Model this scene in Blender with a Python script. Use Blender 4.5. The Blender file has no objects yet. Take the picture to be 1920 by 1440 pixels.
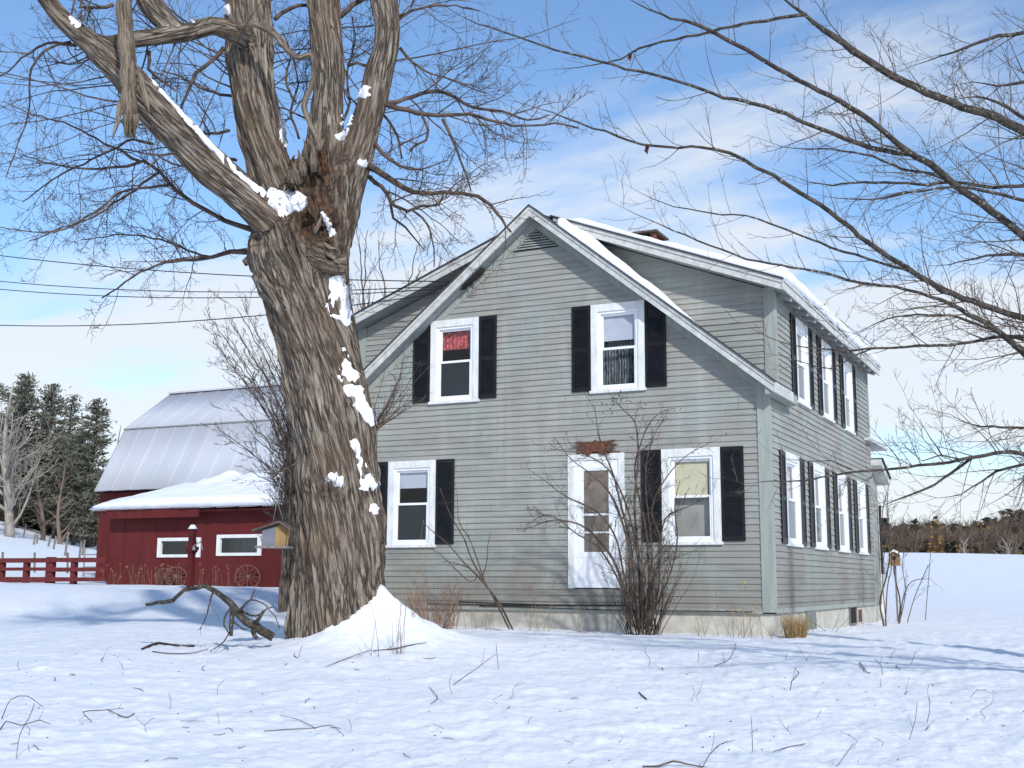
import bpy, math, random
import numpy as np
from mathutils import Vector
from mathutils.bvhtree import BVHTree

# ------------------------------------------------------------------ camera, world, sun
sc = bpy.context.scene
COL = sc.collection
F, PITCH, ROLL, YAW = 2280.0, 0.1604, 0.004, -0.4519
CAM = np.array([4.5209, -18.2541, 0.4235])
fw = np.array([math.sin(YAW)*math.cos(PITCH), math.cos(YAW)*math.cos(PITCH), math.sin(PITCH)])
rt0 = np.array([math.cos(YAW), -math.sin(YAW), 0.0])
up0 = np.cross(rt0, fw)
cr, sr = math.cos(ROLL), math.sin(ROLL)
RT = cr*rt0 + sr*up0
UP = -sr*rt0 + cr*up0
cam_d = bpy.data.cameras.new('camera')
cam_d.sensor_width = 36.0
cam_d.lens = 36.0*F/1920.0
cam_d.clip_start = 0.1
cam_d.clip_end = 6000
cam = bpy.data.objects.new('camera', cam_d)
COL.objects.link(cam)
from mathutils import Matrix
cam.matrix_world = Matrix(((RT[0], UP[0], -fw[0], CAM[0]), (RT[1], UP[1], -fw[1], CAM[1]), (RT[2], UP[2], -fw[2], CAM[2]), (0, 0, 0, 1)))
sc.camera = cam

SUN_EL = math.radians(31)
SUN_AZ = math.radians(135)      # measured from +Y towards +X
SUND = np.array([math.cos(SUN_EL)*math.sin(SUN_AZ), math.cos(SUN_EL)*math.cos(SUN_AZ), math.sin(SUN_EL)])
sl = bpy.data.lights.new('sun', 'SUN')
sl.energy = 3.4
sl.angle = math.radians(1.5)
sl.color = (1.0, 0.97, 0.92)
so = bpy.data.objects.new('sun', sl)
COL.objects.link(so)
so.rotation_euler = Vector(SUND).to_track_quat('Z', 'Y').to_euler()
so.location = (20, -20, 30)

world = bpy.data.worlds.new("World")
sc.world = world
world.use_nodes = True
wn, wl = world.node_tree.nodes, world.node_tree.links
wn.clear()
w_out = wn.new('ShaderNodeOutputWorld')
w_bg = wn.new('ShaderNodeBackground')
w_bg.inputs[1].default_value = 0.125
sky = wn.new('ShaderNodeTexSky')
sky.sky_type = 'NISHITA'
sky.sun_disc = False
sky.sun_elevation = SUN_EL
sky.sun_rotation = SUN_AZ
sky.air_density = 1.0
sky.dust_density = 0.3
sky.ozone_density = 2.5
tc = wn.new('ShaderNodeTexCoord')
sep = wn.new('ShaderNodeSeparateXYZ')
wl.new(tc.outputs['Generated'], sep.inputs[0])
def wmath(op, a, b=None, c=None):
    n = wn.new('ShaderNodeMath'); n.operation = op
    for i, v in enumerate((a, b, c)):
        if v is None: continue
        if isinstance(v, (int, float)): n.inputs[i].default_value = v
        else: wl.new(v, n.inputs[i])
    return n.outputs[0]
zc = wmath('ADD', wmath('MAXIMUM', sep.outputs[2], 0.0), 0.16)
cmb = wn.new('ShaderNodeCombineXYZ')
wl.new(wmath('DIVIDE', sep.outputs[0], zc), cmb.inputs[0])
wl.new(wmath('DIVIDE', sep.outputs[1], zc), cmb.inputs[1])
mp = wn.new('ShaderNodeMapping')
mp.inputs['Scale'].default_value = (0.55, 1.0, 1.0)
mp.inputs['Rotation'].default_value = (0, 0, 0.5)
mp.inputs['Location'].default_value = (3.1, 1.7, 0)
wl.new(cmb.outputs[0], mp.inputs[0])
cn = wn.new('ShaderNodeTexNoise')
cn.inputs['Scale'].default_value = 1.5
cn.inputs['Detail'].default_value = 9
cn.inputs['Roughness'].default_value = 0.56
cn.inputs['Distortion'].default_value = 0.5
wl.new(mp.outputs[0], cn.inputs['Vector'])
# more cloud near the horizon, clear blue overhead
low = wn.new('ShaderNodeMapRange')
low.inputs[1].default_value = 0.12; low.inputs[2].default_value = 0.44
low.inputs[3].default_value = 0.21; low.inputs[4].default_value = -0.15
wl.new(sep.outputs[2], low.inputs[0])
dens = wn.new('ShaderNodeMapRange')
dens.interpolation_type = 'SMOOTHSTEP'
dens.inputs[1].default_value = 0.45; dens.inputs[2].default_value = 0.66
wl.new(wmath('ADD', cn.outputs[0], low.outputs[0]), dens.inputs[0])
cmix = wn.new('ShaderNodeMix'); cmix.data_type = 'RGBA'
skyg = wn.new('ShaderNodeMix'); skyg.data_type = 'RGBA'; skyg.blend_type = 'MULTIPLY'
skyg.inputs[0].default_value = 1.0
skyg.inputs[7].default_value = (1.26, 1.42, 1.54, 1)
wl.new(sky.outputs[0], skyg.inputs[6])
wl.new(wmath('MULTIPLY', dens.outputs[0], 0.88), cmix.inputs[0])
wl.new(skyg.outputs[2], cmix.inputs[6])
cmix.inputs[7].default_value = (6.9, 7.2, 7.5, 1)
wl.new(cmix.outputs[2], w_bg.inputs[0])
wl.new(w_bg.outputs[0], w_out.inputs[0])

sc.view_settings.view_transform = 'Standard'
sc.view_settings.look = 'None'
sc.view_settings.exposure = 0.0
sc.view_settings.gamma = 1.0
sc.cycles.max_bounces = 6
sc.cycles.transparent_max_bounces = 8

# ------------------------------------------------------------------ helpers
rng = np.random.default_rng(7)
random.seed(7)
def ray(px, py): return fw + RT*(px-960)/F - UP*(py-720)/F
def at(px, py, ax, val):
    d = ray(px, py); return CAM + d*((val-CAM[ax])/d[ax])
def atd(px, py, D): return CAM + ray(px, py)*D
def nrm(v):
    v = np.asarray(v, float); return v/(np.linalg.norm(v, axis=-1, keepdims=True)+1e-12)

def hash3(ix, iy, iz, seed=0):
    h = (ix.astype(np.int64)*374761393 + iy.astype(np.int64)*668265263 + iz.astype(np.int64)*2147483647 + seed*144665) & 0xffffffff
    h = ((h ^ (h >> 13))*1274126177) & 0xffffffff
    h = (h ^ (h >> 16)) & 0xffffffff
    return (h & 0xffffff)/float(0xffffff)
def vnoise(x, y, z=None, seed=0):
    x = np.asarray(x, float); y = np.asarray(y, float)
    z = np.zeros_like(x) if z is None else np.asarray(z, float)
    x0, y0, z0 = np.floor(x), np.floor(y), np.floor(z)
    fx, fy, fz = x-x0, y-y0, z-z0
    fx, fy, fz = fx*fx*(3-2*fx), fy*fy*(3-2*fy), fz*fz*(3-2*fz)
    r = 0
    for a in (0, 1):
        for b in (0, 1):
            for c in (0, 1):
                r = r + hash3(x0+a, y0+b, z0+c, seed)*(fx if a else 1-fx)*(fy if b else 1-fy)*(fz if c else 1-fz)
    return r
def fbm(x, y, z=None, oct=4, seed=0):
    r = 0; a = 0.5; t = 0; s = 1
    for o in range(oct):
        r = r + a*vnoise(np.asarray(x)*s, np.asarray(y)*s, None if z is None else np.asarray(z)*s, seed+o)
        t += a; a *= 0.5; s *= 2.03
    return r/t

def mesh_obj(name, verts, faces, mat=None, parent=None, smooth=False, attrs=None):
    me = bpy.data.meshes.new(name)
    verts = np.asarray(verts, dtype=np.float32).reshape(-1, 3)
    if isinstance(faces, np.ndarray):
        k = faces.shape[1]
        me.vertices.add(len(verts)); me.vertices.foreach_set('co', verts.ravel())
        me.loops.add(faces.size); me.loops.foreach_set('vertex_index', faces.ravel().astype(np.int32))
        me.polygons.add(len(faces))
        me.polygons.foreach_set('loop_start', (np.arange(len(faces))*k).astype(np.int32))
        me.update(calc_edges=True)
    else:
        me.from_pydata(verts.tolist(), [], faces)
    if smooth: me.polygons.foreach_set('use_smooth', np.ones(len(me.polygons), dtype=bool))
    if attrs:
        for k, v in attrs.items():
            v = np.asarray(v, dtype=np.float32)
            if v.ndim == 2:
                a = me.attributes.new(k, 'FLOAT_VECTOR', 'POINT'); a.data.foreach_set('vector', v.ravel())
            else:
                a = me.attributes.new(k, 'FLOAT', 'POINT'); a.data.foreach_set('value', v)
    me.validate(); me.update()
    o = bpy.data.objects.new(name, me)
    COL.objects.link(o)
    if mat: me.materials.append(mat)
    if parent is not None:
        o.parent = parent
        L = Vector((0, 0, 0)); q = parent
        while q is not None: L += q.location; q = q.parent
        o.matrix_parent_inverse = Matrix.Translation(-L)
        if parent.parent is not None: o.matrix_parent_inverse = Matrix.Identity(4)
    return o
def empty(name, loc=(0, 0, 0), label=None, cat=None, group=None, kind=None):
    o = bpy.data.objects.new(name, None); COL.objects.link(o)
    o.location = loc; o.empty_display_size = 0.2
    return tag(o, label, cat, group, kind)
def tag(o, label=None, cat=None, group=None, kind=None):
    if label: o['label'] = label
    if cat: o['category'] = cat
    if group: o['group'] = group
    if kind: o['kind'] = kind
    return o

class MB:
    """collects boxes / prisms / lathes, builds ONE mesh"""
    def __init__(s): s.v = []; s.f = []
    def box(s, a, b):
        x0, x1 = sorted((a[0], b[0])); y0, y1 = sorted((a[1], b[1])); z0, z1 = sorted((a[2], b[2]))
        n = len(s.v)
        s.v += [(x0, y0, z0), (x1, y0, z0), (x1, y1, z0), (x0, y1, z0), (x0, y0, z1), (x1, y0, z1), (x1, y1, z1), (x0, y1, z1)]
        s.f += [[n, n+3, n+2, n+1], [n+4, n+5, n+6, n+7], [n, n+1, n+5, n+4], [n+1, n+2, n+6, n+5], [n+2, n+3, n+7, n+6], [n+3, n, n+4, n+7]]
        return s
    def prism(s, poly, off):
        """poly: list of 3-d points (planar), extruded by vector off"""
        n = len(s.v); k = len(poly); off = np.asarray(off, float)
        p = [np.asarray(q, float) for q in poly]
        s.v += [tuple(q) for q in p] + [tuple(q+off) for q in p]
        nn = np.zeros(3)
        for i in range(k): nn += np.cross(p[i], p[(i+1) % k])
        flip = np.dot(nn, off) > 0
        a = list(range(n, n+k)); b = list(range(n+k, n+2*k))
        s.f.append(a[::-1] if flip else a)
        s.f.append(b if flip else b[::-1])
        for i in range(k):
            j = (i+1) % k
            q = [a[i], a[j], b[j], b[i]]
            s.f.append(q if flip else q[::-1])
        return s
    def bar(s, a, b, r, sides=6, r2=None):
        a = np.asarray(a, float); b = np.asarray(b, float); r2 = r if r2 is None else r2
        t = nrm(b-a); ref = np.array([0, 0, 1.]) if abs(t[2]) < .9 else np.array([1., 0, 0])
        e1 = nrm(np.cross(t, ref)); e2 = np.cross(t, e1)
        n = len(s.v)
        for q, rr in ((a, r), (b, r2)):
            for i in range(sides):
                an = 2*math.pi*i/sides
                s.v.append(tuple(q + (e1*math.cos(an)+e2*math.sin(an))*rr))
        for i in range(sides):
            j = (i+1) % sides
            s.f.append([n+i, n+j, n+sides+j, n+sides+i])
        s.f.append([n+i for i in range(sides)][::-1]); s.f.append([n+sides+i for i in range(sides)])
        return s
    def build(s, name, mat=None, parent=None, smooth=False):
        return mesh_obj(name, s.v, s.f, mat, parent, smooth)

class TB:
    """collects tapered tubes into one mesh"""
    def __init__(s): s.v = []; s.f = []; s.n = 0; s.b = []; s.ff = []
    def add(s, pts, rad, sides=4, cap=True):
        pts = np.asarray(pts, float); rad = np.asarray(rad, float)
        n = len(pts)
        t = np.gradient(pts, axis=0); t = nrm(t)
        m = pts[-1]-pts[0]
        ref = np.eye(3)[int(np.argmin(np.abs(m)))]
        e1 = nrm(np.cross(t, ref)); e2 = np.cross(t, e1)
        an = np.arange(sides)*2*math.pi/sides
        ring = e1[:, None, :]*np.cos(an)[None, :, None] + e2[:, None, :]*np.sin(an)[None, :, None]
        v = pts[:, None, :] + ring*rad[:, None, None]
        s.v.append(v.reshape(-1, 3))
        L = np.concatenate([[0], np.cumsum(np.linalg.norm(np.diff(pts, axis=0), axis=1))])
        b = np.concatenate([ring*rad[:, None, None], ], axis=2)
        bb = np.stack([np.broadcast_to(np.cos(an)[None, :]*rad[:, None], (n, sides)), np.broadcast_to(np.sin(an)[None, :]*rad[:, None], (n, sides)), np.broadcast_to(L[:, None]*0.15, (n, sides))], axis=-1)
        s.b.append(bb.reshape(-1, 3)+(s.n*0.013 % 7))
        i = np.arange(n-1)[:, None]*sides; j = np.arange(sides)[None, :]; k = (j+1) % sides
        f = np.stack([i+j, i+k, i+sides+k, i+sides+j], axis=-1).reshape(-1, 4)+s.n
        s.f.append(f)
        if cap and sides >= 4:
            for base, rev in ((0, 1), ((n-1)*sides, 0)):
                idx = [s.n+base+q for q in range(sides)]
                if sides == 4: s.f.append(np.array([idx[::-1] if rev else idx]))
                elif sides == 6:
                    a = idx[::-1] if rev else idx
                    s.f.append(np.array([[a[0], a[1], a[2], a[3]], [a[0], a[3], a[4], a[5]]]))
                elif sides == 8:
                    a = idx[::-1] if rev else idx
                    s.f.append(np.array([[a[0], a[1], a[2], a[3]], [a[0], a[3], a[4], a[7]], [a[4], a[5], a[6], a[7]]]))
        s.n += n*sides
        return s
    def build(s, name, mat=None, parent=None, smooth=True):
        if not s.v: return None
        return mesh_obj(name, np.concatenate(s.v), np.concatenate(s.f), mat, parent, smooth, {'bk': np.concatenate(s.b)})

def resample(pts, step):
    pts = np.asarray(pts, float)
    # catmull-rom through control rows (any number of columns, first three = position)
    out = []
    P = np.vstack([2*pts[0]-pts[1], pts, 2*pts[-1]-pts[-2]])
    for i in range(1, len(P)-2):
        L = np.linalg.norm(P[i+1][:3]-P[i][:3]); n = max(1, int(L/step))
        for k in range(n):
            t = k/n
            out.append(0.5*((2*P[i])+(-P[i-1]+P[i+1])*t+(2*P[i-1]-5*P[i]+4*P[i+1]-P[i+2])*t*t+(-P[i-1]+3*P[i]-3*P[i+1]+P[i+2])*t**3))
    out.append(P[-2])
    return np.array(out)

def twig_path(start, d, L, n, up=0.25, wig=0.18):
    d = nrm(d); pts = [np.array(start, float)]
    st = L/n
    bend = rng.normal(0, wig*0.5, 3)
    for i in range(n):
        d = nrm(d + bend/n*2 + rng.normal(0, wig, 3)*0.45 + np.array([0, 0, up])/n)
        pts.append(pts[-1]+d*st)
    return np.array(pts)

def grow(T, pts, rads, dens, Lf, levels, up=0.3, wig=0.18, rmin=0.0022, flat=None, t0=0.1, ang=(0.5, 1.1), rr=0.55, sides=4, Lmin=0.12):
    """side branches on an existing polyline"""
    seg = np.linalg.norm(np.diff(pts, axis=0), axis=1); L = seg.sum()
    n = max(1, int(rng.poisson(dens*L*(1-t0))))
    cum = np.concatenate([[0], np.cumsum(seg)])
    side = rng.choice([-1, 1])
    for k in range(n):
        t = t0 + (1-t0)*(k+rng.random())/n
        s = t*L
        i = min(len(seg)-1, int(np.searchsorted(cum, s)-1)); i = max(0, i)
        u = (s-cum[i])/(seg[i]+1e-9)
        p = pts[i]*(1-u)+pts[i+1]*u
        r = rads[i]*(1-u)+rads[i+1]*u
        d = nrm(pts[i+1]-pts[i])
        q = rng.normal(0, 1, 3)
        if flat is not None: q = q - flat*np.dot(q, flat)*0.6
        q = nrm(q-d*np.dot(q, d))
        a = rng.uniform(*ang)
        dd = d*math.cos(a)+q*math.sin(a)
        l = Lf*(0.45+0.75*rng.random())*(1-0.45*t)
        if l < Lmin: l = Lmin
        r0 = max(rmin, min(r*rr, l*0.0085+0.0015))
        ns = max(3, min(9, int(l/0.11)))
        tp = twig_path(p, dd, l, ns, up, wig)
        tr = np.linspace(r0, rmin*0.75, len(tp))
        T.add(tp, tr, sides if r0 > 0.006 else 3, cap=False)
        if levels > 1:
            grow(T, tp, tr, dens*1.55, l*0.42, levels-1, up, wig*1.1, rmin, flat, 0.15, ang, 0.6, 3, Lmin*0.6)

# ------------------------------------------------------------------ materials
def srgb(r, g, b):
    f = lambda c: ((c/255)/12.92 if c/255 <= 0.04045 else (((c/255)+0.055)/1.055)**2.4)
    return (f(r), f(g), f(b), 1)
class NT:
    def __init__(s, name):
        m = bpy.data.materials.new(name); m.use_nodes = True
        s.m = m; s.n = m.node_tree.nodes; s.l = m.node_tree.links
        s.p = s.n['Principled BSDF']; s.out = s.n['Material Output']
        s.p.inputs['Specular IOR Level'].default_value = 0.3
    def coord(s, kind='Object', scale=(1, 1, 1), rot=(0, 0, 0)):
        if kind.startswith('@'):
            t = s.n.new('ShaderNodeAttribute'); t.attribute_name = kind[1:]; o = t.outputs['Vector']
        elif kind == 'Position':
            o = s.n.new('ShaderNodeNewGeometry').outputs['Position']
        else:
            o = s.n.new('ShaderNodeTexCoord').outputs[kind]
        m = s.n.new('ShaderNodeMapping'); m.inputs['Scale'].default_value = scale; m.inputs['Rotation'].default_value = rot
        s.l.new(o, m.inputs[0]); return m.outputs[0]
    def noise(s, vec, scale, detail=4, rough=0.55, dist=0):
        t = s.n.new('ShaderNodeTexNoise'); t.inputs['Scale'].default_value = scale
        t.inputs['Detail'].default_value = detail; t.inputs['Roughness'].default_value = rough; t.inputs['Distortion'].default_value = dist
        s.l.new(vec, t.inputs['Vector']); return t.outputs[0]
    def ramp(s, v, stops):
        r = s.n.new('ShaderNodeValToRGB'); e = r.color_ramp.elements
        while len(e) < len(stops): e.new(0.5)
        for i, (p, c) in enumerate(stops):
            e[i].position = p; e[i].color = c if len(c) == 4 else (*c, 1)
        s.l.new(v, r.inputs[0]); return r.outputs[0]
    def mix(s, fac, a, b, mode='MIX'):
        m = s.n.new('ShaderNodeMix'); m.data_type = 'RGBA'; m.blend_type = mode
        for i, v in ((0, fac), (6, a), (7, b)):
            if isinstance(v, (int, float)): m.inputs[i].default_value = v
            elif isinstance(v, tuple): m.inputs[i].default_value = v
            else: s.l.new(v, m.inputs[i])
        return m.outputs[2]
    def math(s, op, a, b=None):
        m = s.n.new('ShaderNodeMath'); m.operation = op
        for i, v in enumerate((a, b)):
            if v is None: continue
            if isinstance(v, (int, float)): m.inputs[i].default_value = v
            else: s.l.new(v, m.inputs[i])
        return m.outputs[0]
    def color(s, c):
        if isinstance(c, tuple): s.p.inputs['Base Color'].default_value = c
        else: s.l.new(c, s.p.inputs['Base Color'])
        return s
    def rough(s, r):
        s.p.inputs['Roughness'].default_value = r; return s
    def bump(s, h, strength=0.5, dist=0.01):
        b = s.n.new('ShaderNodeBump'); b.inputs['Strength'].default_value = strength; b.inputs['Distance'].default_value = dist
        s.l.new(h, b.inputs['Height']); s.l.new(b.outputs[0], s.p.inputs['Normal']); return s
g_ = lambda v: (v, v, v, 1)

def m_simple(name, c1, c2, scale=6, rough=0.7, bump=0.3, dist=0.004, stretch=(1, 1, 1), detail=5):
    t = NT(name); v = t.coord('Object', stretch); n = t.noise(v, scale, detail, 0.6)
    t.color(t.ramp(n, [(0.3, c1), (0.7, c2)])).rough(rough).bump(n, bump, dist); return t.m

# snow
t = NT('snow'); v = t.coord('Position')
n1 = t.noise(v, 1.3, 3); n2 = t.noise(v, 9, 6, 0.62); n3 = t.noise(v, 60, 4, 0.6)
t.color(t.ramp(n1, [(0.3, (0.83, 0.85, 0.88, 1)), (0.7, (0.87, 0.88, 0.895, 1))])).rough(0.6)
hh = t.math('ADD', n2, t.math('MULTIPLY', n3, 0.25))
t.bump(hh, 0.55, 0.035)
t.p.inputs['Specular IOR Level'].default_value = 0.25
M_SNOW = t.m
t = NT('clean_snow'); v = t.coord('Position')
n2 = t.noise(v, 7, 5, 0.6)
t.color((0.88, 0.895, 0.93, 1)).rough(0.55).bump(n2, 0.5, 0.03)
t.p.inputs['Subsurface Weight'].default_value = 0.12
t.p.inputs['Subsurface Radius'].default_value = (0.04, 0.05, 0.06)
M_SNOWC = t.m

# bark of the old maple (attribute bk runs along each limb)
t = NT('rough_bark'); v = t.coord('@bk')
n1 = t.noise(v, 34, 8, 0.74, 0.15); n2 = t.noise(v, 60, 4, 0.6); vp = t.coord('Position'); n3 = t.noise(vp, 1.7, 4, 0.6)
c = t.ramp(n1, [(0.33, srgb(70, 60, 52)), (0.45, srgb(118, 106, 94)), (0.55, srgb(154, 143, 129)), (0.68, srgb(184, 174, 160))])
nf = t.noise(v, 15, 3, 0.55, 0.25)
c = t.mix(t.ramp(nf, [(0.43, g_(0)), (0.485, g_(0.85)), (0.515, g_(0.85)), (0.57, g_(0))]), c, srgb(50, 40, 34))
c = t.mix(t.ramp(n3, [(0.42, g_(0)), (0.66, g_(0.5))]), c, srgb(122, 100, 82), 'MIX')
n4 = t.noise(vp, 3.3, 6, 0.65)
c = t.mix(t.ramp(n4, [(0.60, g_(0)), (0.72, g_(0.45))]), c, srgb(120, 118, 78), 'MIX')
t.color(c).rough(0.92).bump(t.math('ADD', t.math('ADD', n1, t.math('MULTIPLY', n2, 0.4)), t.math('MULTIPLY', t.math('MINIMUM', t.math('ABSOLUTE', t.math('SUBTRACT', nf, 0.5)), 0.08), 9.0)), 0.9, 0.035)
M_BARK = t.m
t = NT('splintered_wood'); v = t.coord('@bk', (1, 1, 0.35))
n1 = t.noise(v, 48, 7, 0.75, .5)
t.color(t.ramp(n1, [(0.36, srgb(58, 48, 40)), (0.47, srgb(112, 98, 84)), (0.56, srgb(146, 132, 114)), (0.7, srgb(172, 158, 134))])).rough(0.9).bump(n1, 1.0, 0.03)
M_SPLINT = t.m
t = NT('rotten_wood'); v = t.coord('Position'); n1 = t.noise(v, 9, 7, 0.75); n2 = t.noise(v, 3.5, 3)
c = t.ramp(n1, [(0.3, srgb(34, 24, 18)), (0.5, srgb(78, 50, 32)), (0.68, srgb(150, 92, 50))])
t.color(c).rough(0.95).bump(n1, 1.0, 0.05)
M_ROT = t.m
def m_twig(name, c1, c2, scale=8):
    t = NT(name); v = t.coord('Position'); n = t.noise(v, scale, 3)
    t.color(t.ramp(n, [(0.35, c1), (0.65, c2)])).rough(0.85); return t.m
M_TWIG = m_twig('dark_twig_bark', srgb(58, 48, 44), srgb(104, 88, 76))
M_TWIG2 = m_twig('grey_twig_bark', srgb(66, 58, 54), srgb(122, 108, 96), 5)
t = NT('lichen_bark'); v = t.coord('Position'); n = t.noise(v, 30, 5, 0.7); n2 = t.noise(v, 12, 3)
c = t.ramp(n2, [(0.35, srgb(44, 39, 37)), (0.65, srgb(80, 73, 66))])
c = t.mix(t.ramp(n, [(0.58, g_(0)), (0.66, g_(0.7))]), c, srgb(176, 176, 158))
t.color(c).rough(0.9).bump(n, 0.5, 0.008)
M_LICHEN = t.m
M_SHRUB = m_twig('shrub_bark', srgb(62, 52, 47), srgb(104, 90, 80))
M_WEED = m_twig('dry_weed', srgb(120, 98, 78), srgb(168, 144, 116))
M_GRASS = m_twig('dead_grass', srgb(140, 112, 72), srgb(186, 160, 112), 20)

# clapboards
def m_clap(name, ca, cb, cc):
    t = NT(name); v = t.coord('Position')
    n1 = t.noise(v, 0.9, 4, 0.6, 0.3); v2 = t.coord('Position', (1, 1, 0.08)); n2 = t.noise(v2, 2.6, 5, 0.65)
    v3 = t.coord('Position', (0.12, 0.12, 2.2)); n3 = t.noise(v3, 9, 5, 0.6); n4 = t.noise(t.coord('Position', (0.25, 0.25, 1)), 45, 4, 0.7)
    c = t.mix(t.ramp(n1, [(0.38, g_(0)), (0.6, g_(1))]), ca, cb)
    c = t.mix(t.ramp(n2, [(0.5, g_(0)), (0.72, g_(0.6))]), c, cc)
    n5 = t.noise(t.coord('Position', (0.5, 0.5, 1)), 1.7, 6, 0.7); c = t.mix(t.ramp(n5, [(0.52, g_(0)), (0.70, g_(0.5))]), c, srgb(122, 117, 108))
    # board to board differences
    sp = t.n.new('ShaderNodeSeparateXYZ'); t.l.new(v, sp.inputs[0])
    fl = t.math('FLOOR', t.math('DIVIDE', sp.outputs[2], 0.0985))
    wn_ = t.n.new('ShaderNodeTexWhiteNoise'); wn_.noise_dimensions = '1D'; t.l.new(fl, wn_.inputs['W'])
    c = t.mix(t.ramp(wn_.outputs[0], [(0, g_(0.0)), (1, g_(0.13))]), c, cc)
    c = t.mix(t.ramp(n3, [(0.35, g_(0.35)), (0.6, g_(0))]), c, (0.16, 0.155, 0.145, 1))
    # dirt splashed up from the ground, below about half a metre
    lowz = t.n.new('ShaderNodeMapRange'); lowz.inputs[1].default_value = 0.0; lowz.inputs[2].default_value = 1.6
    lowz.inputs[3].default_value = 0.95; lowz.inputs[4].default_value = 0.0; t.l.new(sp.outputs[2], lowz.inputs[0])
    c = t.mix(t.math('MULTIPLY', lowz.outputs[0], n1), c, srgb(104, 98, 88))
    t.color(c).rough(0.75).bump(n4, 0.35, 0.003); return t.m
M_CLAP = m_clap('grey_clapboard', srgb(150, 157, 151), srgb(155, 151, 145), srgb(173, 177, 170))
t = NT('corner_board_paint'); n = t.noise(t.coord('Position', (1, 1, 0.1)), 12, 5, 0.65)
t.color(t.ramp(n, [(0.3, srgb(138, 144, 137)), (0.7, srgb(162, 168, 161))])).rough(0.7).bump(n, 0.3, 0.003); M_CORNER = t.m
t = NT('weathered_rake_paint'); n = t.noise(t.coord('Position'), 7, 6, 0.7); n2 = t.noise(t.coord('Position'), 40, 4, 0.7)
c = t.ramp(n, [(0.3, srgb(168, 170, 166)), (0.65, srgb(208, 209, 204))])
c = t.mix(t.ramp(n2, [(0.6, g_(0)), (0.7, g_(0.5))]), c, srgb(140, 140, 134)); t.color(c).rough(0.6).bump(n2, 0.2, 0.002); M_RAKE = t.m
t = NT('white_window_paint'); n = t.noise(t.coord('Position', (1, 1, 0.3)), 14, 5, 0.65); n2 = t.noise(t.coord('Position'), 70, 3, 0.6)
c = t.ramp(n, [(0.25, srgb(198, 200, 198)), (0.6, srgb(228, 229, 227))])
c = t.mix(t.ramp(n2, [(0.66, g_(0)), (0.74, g_(0.4))]), c, srgb(160, 160, 156)); t.color(c).rough(0.5).bump(n2, 0.15, 0.002); M_WHITE = t.m
M_SASH = m_simple('white_vinyl_sash', srgb(228, 232, 236), srgb(242, 244, 246), 5, 0.35, 0.05)
M_BLACK = m_simple('black_shutter_paint', (0.006, 0.006, 0.008, 1), (0.014, 0.014, 0.017, 1), 7, 0.42, 0.3, 0.002)
M_SOFFIT = m_simple('soffit_paint', srgb(138, 142, 142), srgb(164, 168, 166), 5, 0.8, 0.2)
t = NT('foundation_concrete'); v = t.coord('Position'); n = t.noise(v, 3, 6, 0.7); n2 = t.noise(v, 30, 4, 0.6); n3 = t.noise(t.coord('Position', (1, 1, 0.3)), 2.3, 4)
c = t.ramp(n, [(0.3, srgb(156, 153, 143)), (0.7, srgb(202, 198, 186))])
c = t.mix(t.ramp(n3, [(0.6, g_(0)), (0.75, g_(0.45))]), c, srgb(150, 120, 86)); t.color(c).rough(0.9).bump(n2, 0.5, 0.006); M_CONC = t.m
t = NT('asphalt_shingle'); n = t.noise(t.coord('Position'), 60, 3, 0.7); t.color(t.ramp(n, [(0.3, (0.03, 0.03, 0.034, 1)), (0.7, (0.085, 0.085, 0.09, 1))])).rough(0.95).bump(n, 0.6, 0.005); M_SHINGLE = t.m
t = NT('red_brick'); b = t.n.new('ShaderNodeTexBrick'); t.l.new(t.coord('Position', (1, 1, 1), (math.radians(90), 0, 0)), b.inputs[0])
b.inputs['Scale'].default_value = 5; b.inputs['Color1'].default_value = srgb(128, 62, 48); b.inputs['Color2'].default_value = srgb(96, 48, 40); b.inputs['Mortar'].default_value = srgb(150, 140, 130)
t.color(b.outputs[0]).rough(0.9); M_BRICK = t.m
# glass: thin pane, reflective at grazing angles
def m_glass(name, tint, base=0.06):
    t = NT(name); t.n.remove(t.p)
    tr = t.n.new('ShaderNodeBsdfTransparent'); tr.inputs[0].default_value = tint
    gl = t.n.new('ShaderNodeBsdfGlossy'); gl.inputs['Roughness'].default_value = 0.03; gl.inputs[0].default_value = (0.95, 0.97, 1, 1)
    n = t.noise(t.coord('Position'), 2.2, 2); bp = t.n.new('ShaderNodeBump'); bp.inputs['Strength'].default_value = 0.25; bp.inputs['Distance'].default_value = 0.02
    t.l.new(n, bp.inputs['Height']); t.l.new(bp.outputs[0], gl.inputs['Normal'])
    fr = t.n.new('ShaderNodeLayerWeight'); fr.inputs['Blend'].default_value = 0.5
    mx = t.n.new('ShaderNodeMixShader'); t.l.new(t.math('ADD', t.math('MULTIPLY', t.math('POWER', fr.outputs['Facing'], 5.0), 0.9), base), mx.inputs[0])
    t.l.new(tr.outputs[0], mx.inputs[1]); t.l.new(gl.outputs[0], mx.inputs[2]); t.l.new(mx.outputs[0], t.out.inputs[0]); return t.m
M_GLASS = m_glass('window_glass', (0.95, 0.97, 0.97, 1), 0.035)
t = NT('insect_screen'); t.color((0.032, 0.037, 0.046, 1)).rough(0.6)
n = t.noise(t.coord('Position'), 2.0, 3); t.color(t.ramp(n, [(0.3, (0.006, 0.008, 0.012, 1)), (0.7, (0.013, 0.016, 0.022, 1))])); M_SCREEN = t.m
t = NT('side_insect_screen'); n = t.noise(t.coord('Position', (1, 6, 0.6)), 2.4, 3)
t.color(t.ramp(n, [(0.3, (0.05, 0.06, 0.075, 1)), (0.7, (0.12, 0.14, 0.17, 1))])).rough(0.5); M_SCREEN2 = t.m
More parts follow.
